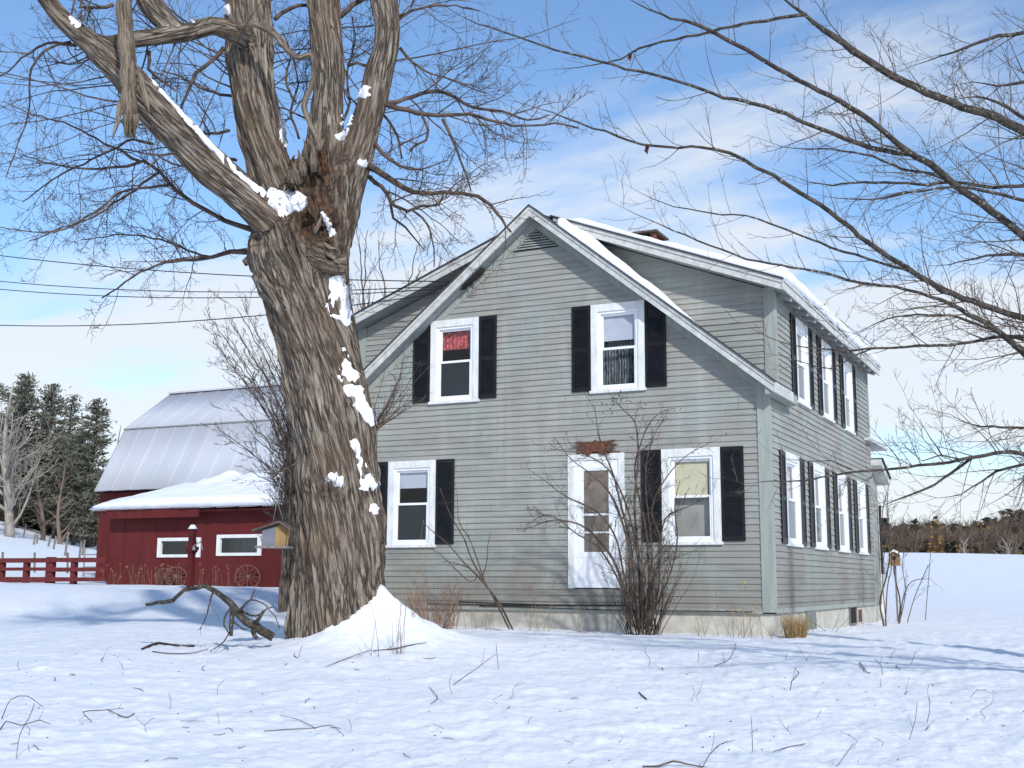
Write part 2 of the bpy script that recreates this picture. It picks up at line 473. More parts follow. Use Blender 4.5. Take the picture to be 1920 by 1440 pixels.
M_DARK = m_simple('dark_interior', (0.012, 0.012, 0.013, 1), (0.02, 0.02, 0.022, 1), 3, 0.9, 0)
M_SHADE_W = m_simple('white_roller_shade', srgb(176, 180, 192), srgb(188, 191, 202), 4, 0.8, 0.05)
M_SHADE_C = m_simple('cream_roller_shade', srgb(196, 188, 160), srgb(206, 198, 170), 4, 0.8, 0.05)
M_SHADE_G = m_simple('grey_screen_cloth', srgb(140, 138, 134), srgb(168, 164, 158), 3, 0.8, 0.05)
t = NT('red_valance_cloth'); n = t.noise(t.coord('Position'), 20, 4); t.color(t.ramp(n, [(0.35, srgb(120, 36, 42)), (0.65, srgb(206, 104, 106))])).rough(0.9); M_RED = t.m
t = NT('lace_curtain_cloth'); n = t.noise(t.coord('Position', (1, 1, 0.35)), 26, 5, 0.7); t.color(t.ramp(n, [(0.38, (0.03, 0.038, 0.045, 1)), (0.62, (0.24, 0.26, 0.28, 1))])).rough(0.9); M_LACE = t.m
M_CURT = m_simple('pale_side_curtain', srgb(160, 150, 142), srgb(206, 198, 190), 6, 0.9, 0.1)
t = NT('storm_door_glass'); n = t.noise(t.coord('Position'), 5, 5, 0.6); t.color(t.ramp(n, [(0.3, srgb(94, 84, 76)), (0.7, srgb(134, 124, 114))])).rough(0.25); M_DOORGL = t.m
t = NT('rusty_metal'); n = t.noise(t.coord('Position'), 35, 5, 0.7); t.color(t.ramp(n, [(0.35, srgb(60, 38, 30)), (0.6, srgb(122, 78, 60)), (0.75, srgb(150, 108, 88))])).rough(0.8).bump(n, 0.5, 0.01); M_RUST = t.m
M_HATCH = m_simple('grey_hatch_paint', srgb(104, 106, 102), srgb(128, 130, 126), 8, 0.6, 0.2)
M_METAL = m_simple('galvanised_metal', srgb(128, 130, 126), srgb(160, 162, 158), 8, 0.45, 0.2)
M_CABLE = m_simple('black_cable', (0.012, 0.012, 0.013, 1), (0.03, 0.03, 0.032, 1), 8, 0.6, 0)
# barn
t = NT('barn_red_boards'); v = t.coord('Position'); n = t.noise(t.coord('Position', (1, 1, 0.1)), 3.2, 5, 0.7)
wv = t.n.new('ShaderNodeTexWave'); wv.bands_direction = 'X'; wv.inputs['Scale'].default_value = 1.6; wv.inputs['Distortion'].default_value = 0.1
t.l.new(v, wv.inputs[0])
n2 = t.noise(t.coord('Position', (1, 1, 0.2)), 0.9, 5, 0.7); n3 = t.noise(v, 14, 4, 0.7)
c = t.ramp(n, [(0.3, srgb(76, 22, 24)), (0.7, srgb(102, 33, 32))]); c = t.mix(t.ramp(n2, [(0.45, g_(0)), (0.7, g_(0.45))]), c, srgb(88, 44, 40)); c = t.mix(t.ramp(n3, [(0.6, g_(0)), (0.72, g_(0.3))]), c, srgb(60, 20, 20))
t.color(c).rough(0.75).bump(n, 0.25, 0.01); M_BARN = t.m
M_FENCE = m_simple('fence_red_paint', srgb(86, 32, 32), srgb(112, 50, 48), 8, 0.8, 0.2)
t = NT('metal_roof_sheet'); v = t.coord('Position'); n = t.noise(t.coord('Position', (1, 0.15, 0.15)), 1.3, 4, 0.6); n2 = t.noise(v, 0.7, 3)
c = t.ramp(n, [(0.3, srgb(184, 188, 194)), (0.7, srgb(196, 199, 204))])
c = t.mix(t.ramp(n2, [(0.45, g_(0)), (0.65, g_(0.4))]), c, srgb(190, 184, 188)); t.color(c).rough(0.5)
t.p.inputs['Metallic'].default_value = 0.0; M_TIN = t.m
M_WOODY = m_simple('pale_new_wood', srgb(122, 96, 62), srgb(158, 130, 90), 20, 0.8, 0.2, stretch=(1, 1, 0.2))
M_WOODD = m_simple('dark_weathered_wood', srgb(72, 62, 56), srgb(104, 92, 84), 20, 0.85, 0.3)
M_WOODG = m_simple('grey_old_wood', srgb(96, 90, 86), srgb(136, 130, 124), 20, 0.85, 0.3)
M_WHEEL = m_simple('wheel_wood', srgb(84, 56, 52), srgb(112, 80, 74), 14, 0.85, 0.2)
# conifers
def m_leaf(name, c1, c2, sc_=1.2):
    t = NT(name); v = t.coord('Position'); n = t.noise(v, sc_, 5, 0.7); t.color(t.ramp(n, [(0.3, c1), (0.7, c2)])).rough(0.8); return t.m
M_PINE = m_leaf('pine_needles', (0.055, 0.060, 0.042, 1), (0.19, 0.185, 0.14, 1))
M_WOODS = m_leaf('far_conifer', (0.030, 0.036, 0.026, 1), (0.082, 0.082, 0.062, 1), 0.35)
M_WOODB = m_leaf('far_bare_wood', srgb(84, 72, 62), srgb(136, 118, 102), 0.3)
M_OAK = m_leaf('russet_leaves', srgb(104, 82, 52), srgb(142, 116, 76), 0.5)
M_PALE = m_leaf('pale_trunk_bark', srgb(120, 112, 104), srgb(176, 168, 156), 1.5)

# ------------------------------------------------------------------ ground of snow
ctrl = []
def cp(px, py, D): p = atd(px, py, D); ctrl.append((p[0], p[1], p[2]))
for px in (-100, 500, 960, 1500, 2050): cp(px, 1440, 8.0)
for px in (100, 620, 1100, 1700, 2100): cp(px, 1212, 15.0 if px < 1500 else 15.5)
for px, py in ((870, 1176), (1000, 1184), (1200, 1188), (1440, 1190)):
    p = at(px, py, 1, -0.1); ctrl.append(tuple(p))
for px, py in ((1530, 1181), (1645, 1166)):
    p = at(px, py, 0, 0.1); ctrl.append(tuple(p))
for px, py, D in ((1750, 1166, 27), (1900, 1180, 25), (1750, 1110, 48), (1900, 1110, 50), (1680, 1031, 90), (1920, 1031, 92), (2200, 1031, 95), (1750, 1068, 66), (1950, 1068, 68),
                  (200, 1097, 36), (0, 1096, 36), (545, 1103, 36), (-200, 1096, 36), (350, 1120, 26), (0, 1125, 26),
                  (0, 988, 80), (60, 1006, 80), (120, 1030, 78), (190, 1046, 76), (300, 1060, 80), (600, 1065, 85), (-300, 960, 85), (0, 1044, 52), (190, 1068, 50), (1000, 1060, 85), (1300, 1050, 85)):
    cp(px, py-(12 if (px < 250 and py < 1050) else 0), D)
ctrl += [(4.5, -18, -1.2), (12, -14, -1.05), (-4, -16, -0.9), (4, -30, -1.6), (25, -25, -1.6), (-20, -25, -1.2), (30, 0, -0.6), (-4, 5, -0.45), (-15, 0, -0.3), (-30, -5, -0.2), (40, 30, 0.4)]
ctrl = np.array(ctrl)
def tps(a, b):
    r2 = ((a[:, None, :2]-b[None, :, :2])**2).sum(-1)+1e-6
    return 0.5*r2*np.log(r2)
NG_ = len(ctrl)
_A = np.zeros((NG_+3, NG_+3)); _A[:NG_, :NG_] = tps(ctrl, ctrl)+np.eye(NG_)*0.15
_P = np.c_[np.ones(NG_), ctrl[:, :2]]; _A[:NG_, NG_:] = _P; _A[NG_:, :NG_] = _P.T
WG_ = np.linalg.solve(_A, np.r_[ctrl[:, 2], 0, 0, 0])
MOUND = at(722, 1100, 1, -5.3)
def ground(x, y, fine=True):
    x = np.atleast_1d(np.asarray(x, float)); y = np.atleast_1d(np.asarray(y, float))
    dx, dy = x-CAM[0], y-CAM[1]; r = np.hypot(dx, dy)+1e-9
    k = np.minimum(1, 92/r)
    q = np.c_[CAM[0]+dx*k, CAM[1]+dy*k]
    z = np.empty(len(q))
    for i in range(0, len(q), 40000):
        z[i:i+40000] = tps(q[i:i+40000], ctrl)@WG_[:NG_] + np.c_[np.ones(len(q[i:i+40000])), q[i:i+40000]]@WG_[NG_:]
    # drift piled against the old trunk
    for (mx, my, h, w) in ((MOUND[0]-.03, MOUND[1]-0.05, 0.62, 0.40), (MOUND[0]+.5, MOUND[1]+.1, 0.10, 0.9), (MOUND[0]-.35, MOUND[1]-0.5, 0.16, 0.42), (MOUND[0]-1.15, MOUND[1]-.2, 0.08, 0.5), (MOUND[0]+.35, MOUND[1]-.1, 0.13, 0.8)):
        rr = np.hypot(x-mx, y-my); z = z + h*np.exp(-(rr/w)**1.08)
    if fine:
        fade = np.clip((70-r)/40, 0, 1)
        z = z + fade*0.10*(fbm(x*0.35, y*0.35, seed=3, oct=3)-0.5)
        near = np.clip((45-r)/25, 0, 1)
        z = z + near*(0.045*(fbm(x*1.7, y*1.7, seed=11, oct=3)-0.5))
        f2 = fbm(x*5.2+3*fbm(x*.8, y*.8, seed=5), y*5.2, seed=21, oct=3)
        f3 = fbm(x*3.1+7, y*3.1, seed=51, oct=3)
        z = z + near*(0.060*np.clip(f2-0.50, 0, 1)) - near*0.05*np.clip(0.36-f2, 0, 1) + near*0.045*np.clip(f3-.5, 0, 1)
        dm = np.hypot(x-MOUND[0], y-MOUND[1]); mm = np.exp(-(dm/1.0)**2)
        z = z + mm*0.10*(fbm(x*4.2, y*4.2, seed=71, oct=4)-0.5)
        z = z + near*0.016*(fbm(x*14, y*14, seed=31, oct=2)-0.5)
    return z
def G(x, y): return float(ground([x], [y])[0])
def build_ground():
    a_f = np.linspace(-math.radians(30), math.radians(30), 620)
    a_r = np.linspace(math.radians(30), math.radians(330), 70)[1:-1]
    ang = np.concatenate([a_f, a_r]); ang = YAW + ang
    r = np.concatenate([np.exp(np.linspace(math.log(0.03), math.log(5), 40))[:-1], np.exp(np.linspace(math.log(5), math.log(45), 420))[:-1], np.exp(np.linspace(math.log(45), math.log(4000), 90))])
    R, A = np.meshgrid(r, ang, indexing='ij')
    X = CAM[0]+R*np.sin(A); Y = CAM[1]+R*np.cos(A)
    Z = ground(X.ravel(), Y.ravel()).reshape(X.shape)
    Z = Z - np.clip(R-130, 0, 1e9)*0.004
    nr, na = X.shape
    i = np.arange(nr-1)[:, None]*na; j = np.arange(na)[None, :]; k = (j+1) % na
    f = np.stack([i+j, i+na+j, i+na+k, i+k], -1).reshape(-1, 4)[:, ::-1]
    V = np.stack([X, Y, Z], -1).reshape(-1, 3)
    o = mesh_obj('ground', V, f, M_SNOW, None, True)
    tag(o, 'open yard and field covered in crusted snow', None, None, 'structure')
    return o
build_ground()
# ------------------------------------------------------------------ the farmhouse
XA, ZA, MM, XE = -3.886, 6.524, 0.806, 0.185      # ridge x, underside height at the ridge, slope, eave overhang
YD = 0.57                                          # dormer face
DZ = 0.385; DXE = 0.25; DZE = 4.93                 # dormer roof slope, eave x, underside z at eave
XW = 2*XA                                          # left wall
HD = 8.93
mir = lambda x: 2*XA-x
house = empty('farmhouse', (XA, 4.4, -0.4), 'grey clapboard farmhouse with black shutters, long dormers and white windows', 'house')
fr = lambda u, o, z: (u, -o, z)
sd = lambda u, o, z: (o, u, z)
lf = lambda u, o, z: (XW-o, u, z)
bk = lambda u, o, z: (u, HD+o, z)

def clap(parent, Mf, z0, z1, lim, holes=(), seed=0, butt=0.021, H=0.0985):
    v = []; f = []; R = random.Random(seed)
    z = z0
    while z < z1-0.01:
        zt = min(z+H, z1)
        a0, b0 = lim(z); a1, b1 = lim(zt)
        if b0-a0 > 0.02:
            b1 = max(b1, a1+0.005) if b1 < a1 else b1
            zm = (z+zt)/2
            iv = [(a0, b0, a1, b1)]
            for (h0, h1, hz0, hz1) in holes:
                if hz0 < zm < hz1:
                    nv = []
                    for (p0, q0, p1, q1) in iv:
                        if h1 <= p0 or h0 >= q0: nv.append((p0, q0, p1, q1)); continue
                        if h0 > p0: nv.append((p0, h0, min(p1, h0), h0))
                        if h1 < q0: nv.append((h1, q0, h1, max(q1, h1)))
                    iv = nv
            for (p0, q0, p1, q1) in iv:
                cuts = [p0]
                c = p0 + R.uniform(0.5, 3.8)
                while c < q0-0.4: cuts.append(c); c += R.uniform(1.6, 4.2)
                cuts.append(q0)
                for i in range(len(cuts)-1):
                    l0 = cuts[i]+(0.0015 if i else 0); r0 = cuts[i+1]-(0.0015 if i < len(cuts)-2 else 0)
                    l1 = p1 if i == 0 else l0; r1 = q1 if i == len(cuts)-2 else r0
                    if l1 > r1: l1 = r1 = (l1+r1)/2
                    o = butt+R.uniform(-0.0015, 0.0025); dz = [R.uniform(-0.0022, 0.0022) for _ in range(2)]
                    n = len(v); top = 0.003
                    ns = max(1, int((r0-l0)/0.7))
                    for s_ in range(ns+1):
                        tt = s_/ns; ww = R.uniform(-0.0012, 0.0012); wo = R.uniform(-0.001, 0.001)
                        x0 = l0+(r0-l0)*tt; x1 = l1+(r1-l1)*tt; zz = z+dz[0]*(1-tt)+dz[1]*tt+ww
                        v += [Mf(x0, 0, zz), Mf(x0, o+wo, zz), Mf(x1, top, zt+0.004)]
                    for s_ in range(ns):
                        k = n+3*s_
                        f += [[k, k+3, k+4, k+1], [k+1, k+4, k+5, k+2]]
        z += H
    o = mesh_obj('wall', v, f, M_CLAP, parent)
    return o

# openings: (u0, u1, z0, z1) for the glass of each window, casing given by outer edges
ZT_U, ZB_U, ZS_U = 4.923, 3.487, 3.443
ZT_L, ZB_L, ZS_L = 2.478, 1.035, 0.981
CW = 0.115
def win_hole(u0, u1, zt, zs): return (u0+0.06, u1-0.06, zs+0.05, zt-0.06)
front_w = [(-5.915, -4.964, ZT_U, ZS_U, 'ul'), (-2.8865, -1.954, ZT_U, ZS_U, 'ur'), (-6.733, -5.777, ZT_L, ZS_L, 'll'), (-1.705, -0.753, ZT_L, ZS_L, 'lr')]
side_u = [(1.96, 2.92), (4.02, 4.98), (6.11, 7.07)]
side_l = [(0.92, 1.92), (2.96, 3.93), (5.05, 6.04), (7.08, 8.05)]
ZSU = 4.86
DOOR = (-3.308, -2.329, 0.307, 2.457)
fholes = [win_hole(a, b, c, d) for a, b, c, d, _ in front_w] + [(DOOR[0]+.06, DOOR[1]-.06, DOOR[2]+.03, DOOR[3]-.06)]
sholes_l = [win_hole(a, b, ZT_L, ZS_L) for a, b in side_l]
sholes_u = [win_hole(a, b, ZSU, ZSU-1.47) for a, b in side_u]
clap(house, fr, 0.0, ZA-0.05, lambda z: (max(XW+0.02, XA-(ZA-z)/MM), min(-0.02, XA+(ZA-z)/MM)), fholes, 1)
clap(house, sd, 0.0, 3.36, lambda z: (0.02, HD), sholes_l+[h for h in sholes_u], 2)
clap(house, sd, 34*0.0985+0.003, 5.03, lambda z: (YD+0.02, HD-0.02), sholes_u, 3)
clap(house, lf, 0.0, 3.36, lambda z: (0.02, HD), (), 4)
clap(house, lf, 34*0.0985+0.003, 5.03, lambda z: (YD+0.02, HD-0.02), (), 5)
clap(house, bk, 0.0, 6.5, lambda z: (max(XW, XA-(6.522-z)/DZ), min(0, XA+(6.522-z)/DZ)), (), 6)
dr = lambda u, o, z: (u, YD-o, z)
clap(house, dr, 3.45, 6.45, lambda z: (XA+(ZA+0.17-z)/MM, min(-0.02, XA+(6.5-z)/DZ)), (), 7)
clap(house, dr, 3.45, 6.45, lambda z: (max(XW+0.02, XA-(6.5-z)/DZ), XA-(ZA+0.17-z)/MM), (), 8)
# unseen solid block added inside to keep the rooms dark
MB().box((XW+1.6, 1.6, -0.2), (-1.5, 8.4, 5.0)).build('inner_dark_block', M_DARK, house)
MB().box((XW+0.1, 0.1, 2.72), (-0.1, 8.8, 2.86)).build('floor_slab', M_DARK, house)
# corner boards
b = MB()
b.box((-0.155, -0.032, -0.03), (0.0325, 0.0, 3.46)).box((0.0, 0.001, -0.03), (0.032, 0.12, 3.30))
b.build('corner_board', M_CORNER, house)
MB().box((-0.15, YD-0.032, 3.44), (0.0325, YD, 5.06)).box((0.0, YD+.001, 3.36), (0.032, YD+0.11, 5.0)).build('corner_board', M_CORNER, house)
MB().box((XW-0.0325, -0.032, -0.03), (XW+0.15, 0, 3.46)).build('corner_board', M_CORNER, house)
MB().box((XW-0.0325, YD-0.032, 3.44), (XW+0.15, YD, 5.06)).build('corner_board', M_CORNER, house)
MB().box((0.0, HD-0.1, 0.0), (0.03, HD+0.02, 5.0)).build('corner_board', M_CORNER, house)
MB().box((XW+.02, -0.02, -0.05), (-0.156, 0.0, 0.015)).box((0, 0.121, -0.05), (0.022, HD, 0.02)).build('sill_board', M_CORNER, house)
# foundation of concrete blocks
b = MB()
b.box((XW+0.05, 0.035, -1.3), (-0.02, 0.2, -0.05)); b.box((-0.2, 0.201, -1.3), (-0.021, HD, -0.05)); b.box((XW+0.05, 0.201, -1.3), (XW+0.22, HD, -0.05)); b.box((XW+.221, HD-.2, -1.3), (-.201, HD-0.001, -0.05))
b.build('foundation', M_CONC, house)
p0 = at(1512, 1140, 0, 0); p1 = at(1529, 1140, 0, 0)
b = MB(); b.box((-0.02, p0[1], -0.47), (0.012, p1[1], -0.06)); b.build('basement_hatch', M_HATCH, house)
b = MB(); b.box((0.012, p0[1]+.3, -0.3), (0.03, p0[1]+.36, -0.26)); b.build('hatch_latch', M_METAL, house)
q0 = at(1594, 1140, 0, 0); q1 = at(1605.5, 1140, 0, 0)
b = MB(); b.box((-0.02, q0[1], -0.36), (-0.012, q1[1], -0.07)); b.build('basement_opening', M_DARK, house)
b = MB(); b.box((-0.02, q0[1]-.06, -0.37), (0.004, q0[1], -0.06)).box((-0.02, q1[1], -0.37), (0.004, q1[1]+.07, -0.06)).box((-0.02, q0[1]+.001, -0.40), (0.004, q1[1]-.001, -0.36)); b.build('opening_frame', M_WOODG, house)
q2 = at(1611, 1140, 0, 0); q3 = at(1617, 1140, 0, 0)
MB().box((-0.02, q2[1], -0.36), (-0.014, q3[1], -0.12)).build('rusty_vent_panel', M_RUST, house)
# mortar joints of the foundation as thin proud ridges
# cables along the sill
T = TB()
for k, (za_, zb_, x0) in enumerate(((0.075, 0.045, -5.3), (0.035, 0.055, -5.9), (0.01, -0.02, -4.9))):
    xs = np.linspace(x0, -2.2 if k < 2 else -0.3, 24)
    zz = np.interp(np.linspace(0, 1, 24), [0, .5, 1], [za_, (za_+zb_)/2-.02, zb_])
    T.add(np.c_[xs, np.full(24, -0.03-0.006*k), zz], np.full(24, 0.008), 4)
T.build('wall_cable', M_CABLE, house)

def line_poly(x0, z0, x1, z1, lo, hi, y): return [(x0, y, z0+lo), (x1, y, z1+lo), (x1, y, z1+hi), (x0, y, z0+hi)]
def zm_(x): return ZA-MM*abs(x-XA)
def zd_(x): return ZA-0.002-DZ*abs(x-XA)
# main roof at the front
for sgn in (1, -1):
    S_ = (lambda x: x) if sgn > 0 else mir
    xe = S_(XE)
    b = MB(); b.prism(line_poly(XA, zm_(XA), xe, zm_(xe), 0.004, 0.06, -0.26), (0, YD+0.26, 0)); b.build('soffit', M_SOFFIT, house)
    b = MB(); b.prism(line_poly(XA, zm_(XA), xe, zm_(xe), 0.062, 0.17, -0.26), (0, YD+0.26, 0))
    r = b.build('roof', M_SHINGLE, house)
    b = MB()
    b.prism(line_poly(XA, zm_(XA), xe, zm_(xe), -0.012, 0.098, -0.288), (0, 0.026, 0))
    b.prism(line_poly(XA, zm_(XA), xe, zm_(xe), 0.100, 0.158, -0.305), (0, 0.043, 0))
    b.build('rake_board', M_RAKE, house)
    b = MB(); b.prism(line_poly(XA, zm_(XA), S_(XE+.02), zm_(S_(XE+.02)), 0.160, 0.188, -0.325), (0, 0.3, 0)); b.build('shingle_edge', M_SHINGLE, house)
    # frieze board on the wall beneath the rake
    b = MB(); x0_ = S_(-0.16)
    b.prism(line_poly(XA, zm_(XA), x0_, zm_(x0_), -0.15, 0.0, -0.024), (0, 0.022, 0)); b.build('frieze_board', M_CORNER if sgn < 0 else M_CORNER, house)
    MB().box((xe+sgn*.001, -0.30, zm_(xe)-.012), (xe+sgn*.024, YD+.3, zm_(xe)+.15)).build('eave_fascia', M_RAKE, house)
    # eave stub running a little way along the side
    b = MB()
    X_ = [S_(0.0), S_(XE), S_(XE), S_(0.0)]
    b.prism([(S_(0.033), -0.26, 3.22), (S_(XE), -0.26, 3.235), (S_(XE), -0.26, 3.37), (S_(0.033), -0.26, 3.5)], (0, 1.5, 0)); b.build('eave', M_CORNER, house)
    # dormer roof
    xd = S_(DXE)
    b = MB(); b.prism(line_poly(XA, zd_(XA), xd, zd_(xd), 0.0, 0.05, 0.18), (0, 8.85, 0)); b.build('soffit', M_SOFFIT, house)
    b = MB(); b.prism(line_poly(XA, zd_(XA), xd, zd_(xd), 0.052, 0.155, 0.18), (0, 8.85, 0)); b.build('roof', M_SHINGLE, house)
    b = MB()
    b.prism(line_poly(XA+sgn*.25, zd_(XA+sgn*.25), xd, zd_(xd), -0.02, 0.085, 0.15), (0, 0.028, 0))
    b.prism(line_poly(XA+sgn*.25, zd_(XA+sgn*.25), xd, zd_(xd), 0.087, 0.145, 0.132), (0, 0.046, 0))
    b.build('rake_board', M_RAKE, house)
    b = MB(); b.prism(line_poly(XA+sgn*.2, zd_(XA+sgn*.2), S_(DXE+.03), zd_(S_(DXE+.03)), 0.147, 0.175, 0.11), (0, 0.3, 0)); b.build('shingle_edge', M_SHINGLE, house)
    b = MB()
    b.box((xd+sgn*0.001, 0.135, zd_(xd)-0.02), (xd+sgn*0.026, 9.03, zd_(xd)+0.10)).box((xd+sgn*0.001, 0.13, zd_(xd)+0.101), (xd+sgn*0.045, 9.04, zd_(xd)+0.145))
    b.build('eave_fascia', M_RAKE, house)
    for k in range(14):                                  # rafter tails in the shade of the long eave
        yk = 0.75+k*0.6
        MB().prism(line_poly(S_(-0.0), zd_(S_(0)), xd-sgn*.002, zd_(xd), -0.085, 0.0, yk), (0, 0.05, 0)).build('rafter_tail', M_SOFFIT, house)
# gable vent of slats
b = MB()
zv0, zv1 = 6.02, 6.33
for k in range(7):
    z = zv0+k*0.046; hw = (6.335-z)/MM*1.0
    if hw < 0.03: continue
    b.prism([(XA-hw, -0.018, z+0.02), (XA+hw, -0.018, z+0.02), (XA+hw, -0.045, z-0.006), (XA-hw, -0.045, z-0.006)], (0, 0.0, 0.012))
vent = b.build('gable_vent', M_CORNER, house)
b = MB(); b.prism([(XA-.42, -0.0215, 6.0), (XA+.42, -0.0215, 6.0), (XA, -0.0215, 6.345)], (0, 0.008, 0)); b.build('vent_backing', M_DARK, vent)
# chimney
cp_ = at(1216, 446, 0, XA+0.3)
b = MB(); b.box((XA+.02, cp_[1]-.35, 6.2), (XA+.58, cp_[1]+.3, cp_[2]-0.10)); ch = b.build('chimney', M_BRICK, house)
b = MB()
for cx_ in (0.04, 0.46): 
    for cy_ in (-0.33, 0.2): MB().box((XA+cx_, cp_[1]+cy_, cp_[2]-0.099), (XA+cx_+.1, cp_[1]+cy_+.08, cp_[2]-0.0)).build('cap_pier', M_BRICK, ch)
b = MB(); b.box((XA-.04, cp_[1]-.42, cp_[2]+0.001), (XA+.62, cp_[1]+.36, cp_[2]+.04)); b.build('chimney_cap', M_WOODD, ch)
# rear ell with a roof falling away backwards
e0 = at(1639, 836, 0, 0.25); e1 = at(1668, 910, 0, 0.25)
ea = (HD-0.02, e0[2]+(HD-e0[1])*(e1[2]-e0[2])/(e1[1]-e0[1]))
b = MB(); b.prism([(0.25, ea[0], ea[1]), (0.25, e1[1], e1[2]), (0.25, e1[1], e1[2]+.13), (0.25, ea[0], ea[1]+.13)], (-5.5, 0, 0)); b.build('rear_roof', M_RAKE, house)
b = MB(); b.prism([(0.29, ea[0], ea[1]+.131), (0.29, e1[1]+.04, e1[2]+.131), (0.29, e1[1]+.04, e1[2]+.16), (0.29, ea[0], ea[1]+.16)], (-5.5, 0, 0)); b.build('shingle_edge', M_SHINGLE, house)
b = MB(); b.box((-5, HD+.03, -0.05), (0.0, HD+.8, ea[1]-.05)); b.build('rear_wall', M_CLAP, house)
b = MB(); b.box((-5, HD+.04, -1.2), (-0.03, HD+.78, -0.051)); b.build('foundation', M_CONC, house)
b = MB(); b.box((-0.1, HD+.81, -0.3), (0.03, HD+.93, ea[1]-.5)); b.build('rear_post', M_WHITE, house)
dp = at(1649, 940, 0, 0.06)
MB().bar((0.06, dp[1], 0.6), (0.06, dp[1], 2.1), 0.03, 8).build('downspout', M_CABLE, house)
g0 = at(1627, 815, 0, 0.1); g1 = at(1665, 842, 0, 0.12)
MB().box((-3, g0[1]+.1, g1[2]-.04), (0.12, g1[1], g1[2]+.02)).build('rear_eave', M_RAKE, house)

# ------------------------------------------------------------------ windows
def clip_poly(poly, a, b_, c):
    out = []
    for i in range(len(poly)):
        p, q = poly[i], poly[(i+1) % len(poly)]
        dp_, dq = a*p[0]+b_*p[1]-c, a*q[0]+b_*q[1]-c
        if dp_ <= 0: out.append(p)
        if dp_*dq < 0:
            t_ = dp_/(dp_-dq); out.append((p[0]+(q[0]-p[0])*t_, p[1]+(q[1]-p[1])*t_))
    return out
def drape(name, Mf, u0, u1, z0, z1, off, mat, parent, folds=7, amp=0.02, gather=0.0):
    nu, nz = 60, 16; v = []; f = []
    for j in range(nz+1):
        tz = j/nz
        for i in range(nu+1):
            tu = i/nu; cen = 0.5
            g = 1-gather*math.sin(math.pi*min(1, (1-tz)*1.0)*0.75)
            uu = cen+(tu-cen)*g
            w = math.sin(tu*folds*2*math.pi+math.sin(tz*3+tu*5)*0.6)*amp*(0.6+0.4*(1-tz))
            v.append(Mf(u0+(u1-u0)*uu, off+w, z0+(z1-z0)*tz))
    for j in range(nz):
        for i in range(nu):
            a = j*(nu+1)+i; f.append([a, a+1, a+nu+2, a+nu+1])
    return mesh_obj(name, v, f, mat, parent, True)
